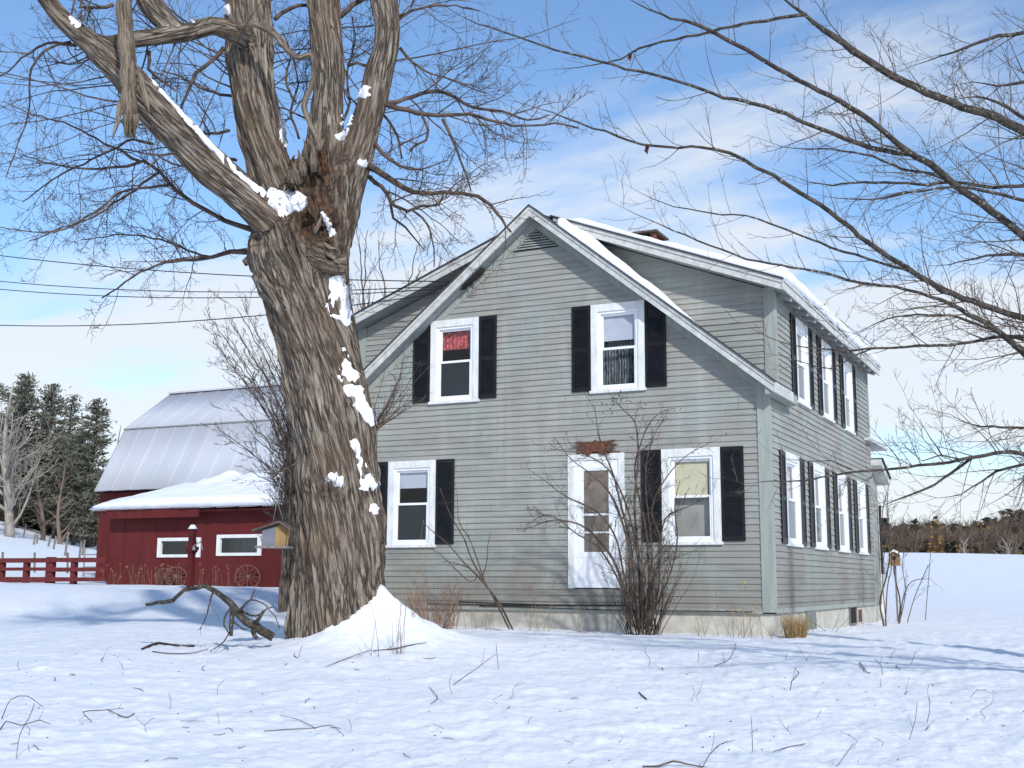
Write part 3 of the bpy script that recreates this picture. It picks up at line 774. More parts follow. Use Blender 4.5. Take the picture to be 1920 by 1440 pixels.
def window(Mf, u0, u1, zt, zs, kind, label=None):
    w = MB()
    w.box(Mf(u0, -0.02, zs+0.0451), Mf(u0+CW, 0.034, zt)).box(Mf(u1-CW, -0.02, zs+0.0451), Mf(u1, 0.034, zt))
    w.box(Mf(u0+CW+.0005, -0.02, zt-0.125), Mf(u1-CW-.0005, 0.033, zt-.001))
    o = w.build('window', M_WHITE, house)
    if label: o['label'] = label
    s = MB(); s.box(Mf(u0-0.022, -0.02, zs), Mf(u1+0.022, 0.055, zs+0.045)); s.build('sill', M_WHITE, o)
    a, b2 = u0+CW+.001, u1-CW-.001; top = zt-0.126; bot = zs+0.0455
    fm = MB(); t = 0.045
    fm.box(Mf(a, -0.07, bot), Mf(a+t, 0.012, top)).box(Mf(b2-t, -0.07, bot), Mf(b2, 0.012, top)).box(Mf(a+t+.0005, -0.07, top-0.04), Mf(b2-t-.0005, 0.011, top)).box(Mf(a+t+.0005, -0.07, bot), Mf(b2-t-.0005, 0.013, bot+0.035))
    fm.build('frame', M_SASH, o)
    a2, b3 = a+t+.001, b2-t-.001; mid = zt-0.75; H = top-0.041
    up = MB(); k = 0.036
    up.box(Mf(a2, -0.055, mid), Mf(a2+k, -0.028, H)).box(Mf(b3-k, -0.055, mid), Mf(b3, -0.028, H)).box(Mf(a2+k+.0005, -0.055, H-k), Mf(b3-k-.0005, -0.029, H)).box(Mf(a2+k+.0005, -0.055, mid-.02), Mf(b3-k-.0005, -0.0295, mid+0.016))
    us = up.build('upper_sash', M_SASH, o)
    lo = MB(); L0 = bot+0.036
    lo.box(Mf(a2, -0.026, L0), Mf(a2+k*.8, 0.002, mid+0.02)).box(Mf(b3-k*.8, -0.026, L0), Mf(b3, 0.002, mid+0.02)).box(Mf(a2+k*.8+.0005, -0.026, mid-0.018), Mf(b3-k*.8-.0005, 0.001, mid+0.02)).box(Mf(a2+k*.8+.0005, -0.026, L0), Mf(b3-k*.8-.0005, 0.001, L0+0.05))
    ls = lo.build('lower_sash', M_SASH, o)
    mesh_obj('pane', [Mf(a2+k, -.044, mid), Mf(b3-k, -.044, mid), Mf(b3-k, -.044, H-k), Mf(a2+k, -.044, H-k)], [[0, 1, 2, 3]], M_GLASS, o)
    mesh_obj('pane', [Mf(a2+k*.8, -.014, L0+.05), Mf(b3-k*.8, -.014, L0+.05), Mf(b3-k*.8, -.014, mid-.018), Mf(a2+k*.8, -.014, mid-.018)], [[0, 1, 2, 3]], M_GLASS, o)
    if kind in ('ul', 'll', 'side_u', 'side_l'):
        MB().box(Mf(a2+k*.8, -0.026, L0+.05), Mf(b3-k*.8, -0.022, mid-.018)).build('insect_screen', M_SCREEN if kind in ('ul', 'll') else M_SCREEN2, o)
    zin0, zin1 = L0, H
    if kind == 'ul':
        drape('valance', Mf, a2, b3, mid+0.24, H, -0.12, M_RED, o, 9, 0.018)
    elif kind == 'ur':
        MB().box(Mf(a2, -0.079, mid+0.14), Mf(b3, -0.073, H)).build('roller_shade', M_SHADE_W, o)
        drape('curtain', Mf, a2-.1, (a2+b3)/2+.12, L0-0.1, H-.1, -0.20, M_LACE, o, 8, 0.03, 0.3)
        drape('curtain', Mf, (a2+b3)/2-.12, b3+.1, L0-0.1, H-.1, -0.17, M_LACE, o, 8, 0.03, 0.3)
    elif kind == 'll':
        MB().box(Mf(a2, -0.079, mid+0.28), Mf(b3, -0.073, H)).build('roller_shade', M_SHADE_W, o)
    elif kind == 'lr':
        MB().box(Mf(a2-.0, -0.079, mid-0.02), Mf(b3-.07, -0.073, H-.03)).build('roller_shade', M_SHADE_C, o)
        MB().box(Mf(a2, -0.13, L0-.05), Mf(b3, -0.125, H)).build('screen_cloth', M_SHADE_G, o)
    elif kind == 'side_l':
        drape('curtain', Mf, a2+(b3-a2)*.42, b3+.05, mid, H, -0.12, M_CURT, o, 5, 0.03)
    elif kind == 'side_u':
        drape('curtain', Mf, a2+(b3-a2)*.35, b3+.05, mid, H, -0.12, M_CURT, o, 5, 0.03)
        drape('curtain', Mf, a2-.02, a2+(b3-a2)*.3, mid, H, -0.12, M_LACE, o, 3, 0.03)
    return o
def shutter(Mf, u0, u1, z0, z1, clip=None):
    outline = [(u0, z0), (u1, z0), (u1, z1), (u0, z1)]
    def piece(b, poly, o0, o1):
        if clip: poly = clip_poly(poly, *clip)
        if len(poly) < 3: return
        P = [Mf(p[0], o0, p[1]) for p in poly]
        off = np.array(Mf(0, o1-o0, 0))-np.array(Mf(0, 0, 0))
        b.prism(P, off)
    rc = lambda a, b_, c, d: [(a, c), (b_, c), (b_, d), (a, d)]
    b = MB(); piece(b, outline, 0.018, 0.026)
    s = 0.045; H = z1-z0; m1, m2 = z0+H*0.46, z0+H*0.46+.07
    piece(b, rc(u0, u0+s, z0, z1), 0.0262, 0.042); piece(b, rc(u1-s, u1, z0, z1), 0.0262, 0.042)
    for za_, zb_ in ((z0, z0+.07), (m1, m2), (z1-.07, z1)): piece(b, rc(u0+s+.0003, u1-s-.0003, za_, zb_), 0.0262, 0.041)
    o = b.build('shutter', M_BLACK, house)
    b = MB()
    for za_, zb_ in ((z0+.07, m1), (m2, z1-.07)):
        n = int((zb_-za_)/0.036)
        for i in range(n):
            z = za_+(i+.5)*(zb_-za_)/n
            if clip and (clip[0]*u0+clip[1]*z > clip[2]-.03 or clip[0]*u1+clip[1]*z > clip[2]-.03): continue
            p = [Mf(u0+s, 0.027, z+0.012), Mf(u1-s, 0.027, z+0.012), Mf(u1-s, 0.037, z-0.012), Mf(u0+s, 0.037, z-0.012)]
            b.prism(p, np.array(Mf(0, 0.003, 0))-np.array(Mf(0, 0, 0)))
    if b.v: b.build('louvre', M_BLACK, o)
for a, b_, zt, zs, k in front_w:
    window(fr, a, b_, zt, zs, k, {'ul': 'upper window with a red valance', 'ur': 'upper window with a white shade and lace curtains', 'll': 'lower window with a short white shade', 'lr': 'lower window with a drawn cream shade'}[k])
cl_r = (MM, 1.0, ZA-0.02+MM*XA); cl_l = (-MM, 1.0, ZA-0.02-MM*XA)
shutter(fr, -6.26, -5.925, ZB_U, ZT_U, cl_l); shutter(fr, -4.958, -4.622, ZB_U, ZT_U)
shutter(fr, -3.222, -2.892, ZB_U, ZT_U); shutter(fr, -1.945, -1.592, ZB_U, ZT_U, cl_r)
shutter(fr, -7.08, -6.74, ZB_L, ZT_L); shutter(fr, -5.765, -5.415, ZB_L, ZT_L)
shutter(fr, -2.04, -1.712, ZB_L, ZT_L); shutter(fr, -0.745, -0.386, ZB_L, ZT_L)
for i, (a, b_) in enumerate(side_u):
    window(sd, a, b_, ZSU, ZSU-1.47, 'side_u'); shutter(sd, a-0.335, a-.005, ZSU-1.43, ZSU); shutter(sd, b_+.005, b_+0.34, ZSU-1.43, ZSU)
for i, (a, b_) in enumerate(side_l):
    window(sd, a, b_, ZT_L, ZS_L, 'side_l'); shutter(sd, a-0.345, a-.005, ZB_L-.02, ZT_L-.02); shutter(sd, b_+.005, b_+0.345, ZB_L-.02, ZT_L-.02)
# front storm door
x0, x1, z0, z1 = DOOR
b = MB(); b.box((x0, -0.034, z0), (x0+.10, 0.05, z1)).box((x1-.10, -0.034, z0), (x1, 0.05, z1)).box((x0+.1005, -0.033, z1-.10), (x1-.1005, 0.05, z1))
door = b.build('door', M_WHITE, house)
gx0, gx1, gz0, gz1 = -3.036, -2.602, 0.882, 2.187
b = MB(); b.box((x0+.103, -0.018, z0+.01), (gx0, 0.02, z1-.103)).box((gx1, -0.018, z0+.01), (x1-.103, 0.02, z1-.103)).box((gx0+.0005, -0.0175, z0+.011), (gx1-.0005, 0.02, gz0)).box((gx0+.0005, -0.0175, gz1), (gx1-.0005, 0.02, z1-.104))
b.build('door_leaf', M_SASH, door)
b = MB(); b.box((gx0+.001, -0.012, 1.462), (gx1-.001, -0.004, 1.496)).box((gx0+.001, -0.012, 1.180), (gx1-.001, -0.004, 1.206)); b.build('glazing_bar', M_SASH, door)
MB().box((gx0+.0006, -0.003, gz0+.0006), (gx1-.0006, 0.006, gz1-.0006)).build('glass', M_DOORGL, door)
b = MB()
for (p, q, r_, s_) in ((x0+.19, x1-.19, .44, .46), (x0+.19, x1-.19, .80, .82)): b.box((p, -0.024, r_), (q, -0.0185, s_))
for xx in (x0+.19, x1-.21): b.box((xx, -0.024, .4605), (xx+.02, -0.0185, .7995))
b.build('kick_panel', M_SASH, door)
MB().box((gx1+.03, -0.06, 1.28), (gx1+.06, -0.0185, 1.34)).bar((gx1+.045, -.06, 1.31), (gx1+.045, -.075, 1.31), .02, 8).build('handle', M_METAL, door)
# rust coloured spread-winged plaque above the door
cx_, cz_ = (at(1118, 836, 1, 0)[0], at(1118, 836, 1, 0)[2])
b = MB()
for s_ in (1, -1):
    for k in range(7):
        t_ = k/6; L_ = 0.36-0.05*abs(k-1.2)
        a = math.radians(8-10*k)
        p = np.array([cx_+s_*0.05, -0.03-0.003*k, cz_+.035-.018*k])
        d = np.array([s_*math.cos(a), 0, math.sin(a)]); nn_ = np.array([-d[2], 0, d[0]])*0.016
        b.prism([p-nn_, p+d*L_*.8-nn_*.9, p+d*L_, p+d*L_*.8+nn_*.9, p+nn_], (0, -0.012, 0))
b.prism([(cx_-.06, -.025, cz_+.05), (cx_-.085, -.025, cz_-.03), (cx_-.03, -.025, cz_-.10), (cx_+.03, -.025, cz_-.10), (cx_+.085, -.025, cz_-.03), (cx_+.06, -.025, cz_+.05)], (0, -0.04, 0))
b.bar((cx_, -.05, cz_+.05), (cx_+.01, -.07, cz_+.085), .028, 8, .02)
b.box((cx_-.34, -0.022, cz_-.135), (cx_+.42, -0.0195, cz_-.1))
b.build('wall_plaque', M_RUST, house)
# service bracket under the left rake
sb = at(885, 525, 1, -0.12)
b = MB(); b.prism([tuple(at(866, 541, 1, -.2)), tuple(at(905, 505, 1, -.2)), tuple(at(901, 499, 1, -.2)), tuple(at(866, 530, 1, -.2))], (0, 0.12, 0)); br = b.build('service_bracket', M_CABLE, house)
T = TB()
for k, (lx, lz, rr_) in enumerate(((0, 0, .085), (.03, -.01, .10), (-.03, .01, .075))):
    c0 = at(884, 537, 1, -0.1)+np.array([lx, 0.02*k, lz]); an = np.linspace(0, 2*math.pi, 22)
    T.add(np.c_[c0[0]+rr_*.8*np.cos(an), np.full(22, c0[1]), c0[2]+rr_*1.15*np.sin(an)], np.full(22, 0.006), 4)
T.add(np.array([at(905, 507, 1, -.08), at(895, 522, 1, -.07), at(886, 530, 1, -.08)]), np.full(3, .007), 4)
T.build('wire_loop', M_METAL, br)

# snow lying on the roofs
def snow_slab(name, f_xyz, nu, nv, thick, label, nrmv=(0, 0, 1), seed=0):
    """f_xyz(s,t) base surface; thick(s,t) height; closed shell"""
    s, t_ = np.meshgrid(np.linspace(0, 1, nu), np.linspace(0, 1, nv), indexing='ij')
    B_ = f_xyz(s, t_); h = thick(s, t_, B_)
    edge = np.minimum(np.minimum(s*nu, (1-s)*nu), np.minimum(t_*nv, (1-t_)*nv)); edge = np.sqrt(np.clip(edge/3.0, 0, 1))
    e0_ = (edge <= 0)
    Tp = B_ + np.asarray(nrmv)[None, None]*(h*edge)[..., None]
    Bt = B_ - np.asarray(nrmv)[None, None]*0.01
    V = np.vstack([Tp.reshape(-1, 3), Bt.reshape(-1, 3)]); N = nu*nv
    i = np.arange(nu-1)[:, None]*nv; j = np.arange(nv-1)[None, :]
    q = np.stack([i+j, i+nv+j, i+nv+j+1, i+j+1], -1).reshape(-1, 4)
    fs = [q, q[:, ::-1]+N]
    for a in (np.arange(nv), (nu-1)*nv+np.arange(nv)):
        fs.append(np.stack([a[:-1], a[1:], a[1:]+N, a[:-1]+N], -1))
    for a in (np.arange(nu)*nv, np.arange(nu)*nv+nv-1):
        fs.append(np.stack([a[:-1], a[1:], a[1:]+N, a[:-1]+N], -1))
    o = mesh_obj(name, V, np.concatenate(fs), M_SNOWC, None, True)
    tag(o, label, 'snow', None, 'stuff'); return o
def fd(s, t_):
    x = -3.5+s*(DXE+0.04+3.5); y = 0.16+t_*(9.10-.16)
    z = ZA-0.002-DZ*np.abs(x-XA)+0.176
    x = x + 0.03*(s > .98)*vnoise(y*3, y*0)
    return np.stack([x, y, z], -1)
snow_slab('roof_snow', fd, 70, 150, lambda s, t_, B: ((0.05+0.10*fbm(B[..., 0]*2, B[..., 1]*2, seed=2))*np.clip(t_*9, .85, 1)+.03+(0.17+.06*fbm(B[..., 1]*4, B[..., 0]*4, seed=6))*np.clip((B[..., 0]+1.2)/1.4, 0, 1)*np.clip(t_*14, 0, 1))*np.clip((s-.0)*14, 0, 1), 'thick snow on the right hand dormer roof above the long side wall')
def fm_(s, t_):
    x = -3.42+s*(2.16)+0.0*t_; y = -0.27+t_*(YD-.02+.27)+0.16*s*(1-t_)*0
    return np.stack([x, y, ZA-MM*np.abs(x-XA)+0.186], -1)
snow_slab('roof_snow', fm_, 60, 16, lambda s, t_, B: (0.05+0.15*np.clip(1.1-s, 0, 1)*(0.5+fbm(B[..., 0]*5, B[..., 1]*5, seed=8)))*np.clip((1-s)*4+.15, 0, 1), 'wedge of snow on the front slope between the gable rake and the right dormer')
def fl_(s, t_):
    x = mir(-3.3+s*1.9); y = 0.16+t_*8.9
    return np.stack([x, y, ZA-0.002-DZ*np.abs(x-XA)+0.176], -1)
snow_slab('roof_snow', fl_, 30, 90, lambda s, t_, B: 0.04+0.09*fbm(B[..., 0]*3, B[..., 1]*3, seed=12)*np.sin(np.pi*np.clip(s, 0, 1)), 'thin snow on the left hand dormer roof behind the big tree')
# ------------------------------------------------------------------ the old maple in front of the house
D0 = 15.0
def tr(rows, ext=None):
    """rows: px, py, halfwidth px, depth offset -> world x,y,z,radius"""
    out = []
    for px, py, hw, dd in rows:
        D = D0+dd; p = atd(px, py, D); out.append([p[0], p[1], p[2], hw/F*D])
    return np.array(out)
base = atd(625, 1225, D0)
maple = empty('old_maple_tree', (base[0], base[1], base[2]), 'huge gnarled old maple with shaggy brown bark, broken limbs and snow in its crotches', 'tree')
limbs = [
 [(628, 1290, 108, 0), (627, 1235, 101, 0), (629, 1190, 96, 0), (632, 1120, 91, 0), (635, 1050, 87, 0), (634, 980, 86, 0), (630, 920, 84, 0), (626, 860, 82, 0), (619, 790, 83, 0), (609, 720, 79, 0), (597, 660, 78, 0), (583, 600, 80, 0), (573, 550, 83, 0), (562, 500, 88, 0), (552, 460, 86, 0), (556, 425, 72, .02), (560, 390, 55, .05)],
 # shoulder and right hand column of the trunk
 [(505, 500, 38, -.05), (497, 475, 36, -.1), (500, 445, 34, -.1), (516, 430, 32, -.1)],
 [(655, 760, 44, .05), (640, 660, 38, .05), (634, 590, 30, .05), (630, 520, 26, .05), (630, 450, 30, .0), (630, 380, 36, 0), (632, 330, 34, 0)],
 [(693, 1180, 34, 0), (692, 1050, 32, 0), (688, 950, 28, -.05), (684, 870, 27, -.1), (680, 800, 28, -.12), (668, 740, 26, -.1), (655, 680, 24, -.05)],
 # left limb A
 [(556, 470, 46, -.12), (530, 440, 43, -.2), (495, 403, 40, -.3), (455, 368, 37, -.4), (415, 333, 37, -.5), (350, 268, 36, -.7), (290, 205, 36, -.85), (228, 135, 33, -1.0), (172, 82, 25, -1.1), (122, 40, 20, -1.2), (85, -5, 17, -1.3), (55, -60, 15, -1.4), (30, -130, 12, -1.5)],
 # centre stem C
 [(575, 480, 40, .15), (548, 430, 46, .18), (522, 370, 46, .2), (500, 300, 46, .2), (482, 230, 46, .22), (471, 150, 48, .25), (468, 70, 49, .3), (467, 0, 46, .35), (466, -90, 44, .5), (462, -200, 38, .6)],
 # stem D
 [(600, 520, 46, .0), (598, 440, 52, 0), (600, 370, 48, 0), (606, 300, 44, .02), (610, 240, 36, .05), (614, 190, 31, .1), (617, 145, 30, .12), (614, 90, 31, .15), (609, 40, 33, .2), (605, -10, 34, .25), (600, -100, 30, .4), (596, -200, 26, .5)],
 # stem E
 [(628, 460, 34, .1), (640, 390, 38, .1), (657, 330, 36, .1), (672, 285, 32, .1), (688, 230, 31, .05), (702, 180, 30, 0), (712, 135, 30, 0), (723, 95, 27, 0), (728, 50, 28, 0), (722, 0, 30, 0), (712, -60, 28, 0), (705, -180, 25, .1)],
 # limb B arching from C to the left
 [(462, 70, 26, -.1), (430, 55, 23, -.3), (395, 48, 20, -.5), (350, 60, 20, -.7), (300, 68, 19, -.85), (250, 75, 17, -.95), (205, 80, 15, -1.0), (165, 70, 12, -1.08)],
 [(330, 55, 20, -.75), (305, 35, 24, -.78), (285, 10, 26, -.8), (272, -25, 24, -.8), (262, -90, 20, -.8)],
 # shattered wood standing in the fork
 [(596, 430, 44, -.12), (592, 380, 42, -.10), (590, 330, 36, -.06), (586, 285, 22, -.04), (584, 258, 10, -.04)],
 [(560, 350, 24, -.05), (556, 320, 18, -.05), (553, 298, 9, -.05)],
 [(628, 340, 22, -.05), (622, 300, 16, -.05), (618, 272, 7, -.05)],
 # lip of the hollow
 [(520, 452, 34, -.22), (560, 470, 34, -.32), (605, 492, 30, -.34), (640, 500, 26, -.22)],
 [(468, 478, 20, .0), (476, 490, 22, .0)],
]
T = TB()
SK = []
for li, rows in enumerate(limbs):
    P = resample(tr(rows), 0.07)
    T.add(P[:, :3], np.maximum(P[:, 3], .02), 16 if False else 8)
    SK.append(P)
# snags of torn wood round the crotch
me = bpy.data.meshes.new('tmp'); Vt = np.concatenate(T.v); Ft = np.concatenate(T.f)
tmp = mesh_obj('tmp_trunk', Vt, Ft)
md = tmp.modifiers.new('r', 'REMESH'); md.mode = 'VOXEL'; md.voxel_size = 0.0125
dg = bpy.context.evaluated_depsgraph_get(); ev = tmp.evaluated_get(dg); em = ev.to_mesh()
nv = len(em.vertices); V = np.empty(nv*3, dtype=np.float32); em.vertices.foreach_get('co', V); V = V.reshape(-1, 3).astype(float)
npoly = len(em.polygons); lt = np.empty(npoly, dtype=np.int32); em.polygons.foreach_get('loop_total', lt)
li_ = np.empty(len(em.loops), dtype=np.int32); em.loops.foreach_get('vertex_index', li_)
Fq = li_.reshape(-1, 4) if (lt == 4).all() else None
N_ = np.empty(nv*3, dtype=np.float32); em.vertex_normals.foreach_get('vector', N_); N_ = N_.reshape(-1, 3).astype(float)
ev.to_mesh_clear(); bpy.data.objects.remove(tmp)
# light smoothing of the fused volume
E0 = np.concatenate([Fq[:, [0, 1]], Fq[:, [1, 2]], Fq[:, [2, 3]], Fq[:, [3, 0]]])
for _ in range(10):
    acc = np.zeros_like(V); cnt = np.zeros(nv)
    np.add.at(acc, E0[:, 0], V[E0[:, 1]]); np.add.at(acc, E0[:, 1], V[E0[:, 0]]); np.add.at(cnt, E0[:, 0], 1); np.add.at(cnt, E0[:, 1], 1)
    V = V*0.45+acc/cnt[:, None]*0.55
# frames along the skeleton
SKp, SKt, SKe, SKs, SKr = [], [], [], [], []
for li, P in enumerate(SK):
    p = P[:, :3]; t_ = nrm(np.gradient(p, axis=0)); e = np.array([1., 0, 0]); s = 0
    for k in range(len(p)):
        e = nrm(e-t_[k]*np.dot(e, t_[k]))
        if k: s += np.linalg.norm(p[k]-p[k-1])
        SKp.append(p[k]); SKt.append(t_[k]); SKe.append(e.copy()); SKs.append(s+li*3.3); SKr.append(P[k, 3])
SKp, SKt, SKe, SKs, SKr = map(np.array, (SKp, SKt, SKe, SKs, SKr))
near = np.empty(nv, dtype=int)
for i in range(0, nv, 20000):
    d_ = np.linalg.norm(V[i:i+20000, None]-SKp[None], axis=2)-SKr[None]*1.0
    near[i:i+20000] = d_.argmin(1)
rel = V-SKp[near]; tt = SKt[near]; ee = SKe[near]; e2_ = np.cross(tt, ee)
sl_ = (rel*tt).sum(1); q1_ = (rel*ee).sum(1); q2_ = (rel*e2_).sum(1); s_ = SKs[near]+sl_
tw = 0.28*s_                                    # the grain spirals round the trunk
c_, n_ = np.cos(tw), np.sin(tw)
b1, b2 = q1_*c_-q2_*n_, q1_*n_+q2_*c_
BK = np.stack([b1, b2, s_*0.10], 1)
w1 = fbm(b1*2.2, b2*2.2, s_*1.1, 2, 3)-.5; w2 = fbm(b1*2.2+9, b2*2.2, s_*1.1, 2, 4)-.5
def ridge(fx, fs, seed):
    n = fbm(b1*fx+w1*2.6, b2*fx+w2*2.6, s_*fs, 2, seed); return 1-np.abs(2*n-1)*2.2
rg = ridge(15, 1.15, 5); rg2 = ridge(33, 2.6, 15)
big = fbm(V[:, 0]*2.4, V[:, 1]*2.4, V[:, 2]*1.5, 3, 40)-.5
flute = fbm(b1*3.2, b2*3.2, s_*0.35, 2, 77)-.5
amp = np.clip(SKr[near]/0.45, 0.3, 1)
crotch = np.clip(np.exp(-((V-atd(592, 425, D0-.35))**2).sum(1)/0.14)+.85*np.exp(-((V-atd(592, 330, D0-.25))**2).sum(1)/0.09), 0, 1)
rough = fbm(V[:, 0]*9, V[:, 1]*9, V[:, 2]*5, 4, 60)-.5+.5*(fbm(b1*22, b2*22, s_*2.5, 3, 61)-.5)
# split plates torn loose around the crotch
burl = np.exp(-((V-atd(625, 912, D0-.65))**2).sum(1)/0.045)
disp = burl*rough*.22+burl*.05-0.040*amp*np.clip(rg, -.4, 1)-0.016*amp*np.clip(rg2, -.5, 1)+big*0.10*amp+flute*0.13*amp+crotch*rough*0.40-crotch*0.01
# cavity
cav_c = atd(585, 425, D0-.45); dc = np.linalg.norm(V-cav_c, axis=1); disp -= 0.10*np.exp(-(dc/0.12)**2)
cav_c2 = atd(625, 480, D0-.4); dc2 = np.linalg.norm(V-cav_c2, axis=1); disp -= 0.09*np.exp(-(dc2/0.09)**2)
V = V+N_*disp[:, None]
trunk = mesh_obj('trunk', V, Fq, M_BARK, maple, True, {'bk': BK, 'rot': np.clip(crotch*1.15, 0, .9)})
# rotten wood blends into the bark at the crotch
m = M_BARK; nt = m.node_tree; 
_a = nt.nodes.new('ShaderNodeAttribute'); _a.attribute_name = 'rot'
_g = nt.nodes.new('ShaderNodeNewGeometry'); _n = nt.nodes.new('ShaderNodeTexNoise'); _n.inputs['Scale'].default_value = 9; _n.inputs['Detail'].default_value = 7; _n.inputs['Roughness'].default_value = 0.75
nt.links.new(_g.outputs['Position'], _n.inputs['Vector'])
_r = nt.nodes.new('ShaderNodeValToRGB'); _e = _r.color_ramp.elements
_e[0].position = .36; _e[0].color = srgb(40, 30, 24); _e[1].position = .72; _e[1].color = srgb(150, 104, 70); _x = _e.new(.55); _x.color = srgb(92, 70, 54)
nt.links.new(_n.outputs[0], _r.inputs[0])
_m = nt.nodes.new('ShaderNodeMix'); _m.data_type = 'RGBA'
_old = nt.nodes['Principled BSDF'].inputs['Base Color'].links[0].from_socket
nt.links.new(_a.outputs['Fac'], _m.inputs[0]); nt.links.new(_old, _m.inputs[6]); nt.links.new(_r.outputs[0], _m.inputs[7]); nt.links.new(_m.outputs[2], nt.nodes['Principled BSDF'].inputs['Base Color'])
bvh = BVHTree.FromPolygons([Vector(v) for v in V], Fq.tolist())

# torn splinters of wood at the crotch
b = TB()
for px, py, qx, qy, r_ in ((590, 440, 604, 402, .035), (600, 455, 640, 470, .03), (610, 470, 632, 492, .04), (570, 330, 560, 282, .05), (590, 320, 584, 262, .05), (608, 330, 604, 280, .035), (560, 345, 548, 300, .04), (580, 452, 560, 470, .035), (620, 478, 640, 500, .03), (575, 300, 571, 262, .03), (545, 310, 552, 290, .03), (596, 300, 607, 268, .025)):
    a_ = atd(px, py, D0-.38); b_ = atd(qx, qy, D0-.42-rng.random()*.1)
    P = np.linspace(a_, b_, 5)+rng.normal(0, .008, (5, 3)); TB().add(P, r_*np.array([.8, 1, .8, .5, .1]), 6).build('splinter', M_ROT if rng.random() < .5 else M_SPLINT, maple)
# hanging broken stub, light and weathered
b = TB()
P = resample(tr([(228, -60, 15, -1.35), (232, 0, 15, -1.4), (236, 60, 15, -1.45), (240, 130, 14.5, -1.5), (243, 190, 14, -1.5), (245, 235, 12, -1.5), (246, 258, 7, -1.5)]), 0.05)
P[:, 3] *= 1+0.5*(fbm(np.arange(len(P))*.45, np.zeros(len(P)))-.5); P[:, :3] += .03*np.c_[fbm(np.arange(len(P))*.4, np.ones(len(P)))-.5, fbm(np.arange(len(P))*.4, np.full(len(P), 5.))-.5, np.zeros(len(P))]
b.add(P[:, :3], P[:, 3], 8)
for k in range(16):
    px = 233+k*1.7; a_ = atd(px, 215, D0-1.58+.1*math.sin(k)); b_ = atd(px+rng.normal(0, 2), 240+rng.random()*28, D0-1.6)
    b.add(np.linspace(a_, b_, 4), np.array([.02, .018, .012, .002]), 4)
for (x0_, y0_, x1_, y1_, w) in ((226, 185, 214, 262, .035), (259, 130, 281, 212, .045), (262, 150, 272, 200, .03), (229, 200, 218, 240, .025)):
    a_ = atd(x0_, y0_, D0-1.5); b_ = atd(x1_, y1_, D0-1.65); b.add(np.linspace(a_, b_, 6)+rng.normal(0, .006, (6, 3)), w*np.array([.5, .9, 1, .9, .6, .1]), 4)
b.build('broken_limb', M_SPLINT, maple)
b = TB()
P = resample(tr([(445, 50, 8, -.35), (475, 46, 9, -.4), (505, 55, 9, -.45), (528, 80, 8, -.5), (545, 100, 8, -.5), (562, 109, 7, -.5), (583, 100, 7, -.5), (590, 115, 7, -.48), (588, 145, 6, -.45), (578, 175, 6, -.42), (570, 200, 7, -.4), (580, 228, 7, -.4), (592, 252, 6, -.42), (603, 282, 4, -.45)]), .05)
P[:, 3] *= .8+.7*(fbm(np.arange(len(P))*.5, np.zeros(len(P)), seed=3)-.5); P[:, :3] += rng.normal(0, .005, (len(P), 3)); b.add(P[:, :3], P[:, 3], 8)
b.build('dead_branch', M_SPLINT, maple)

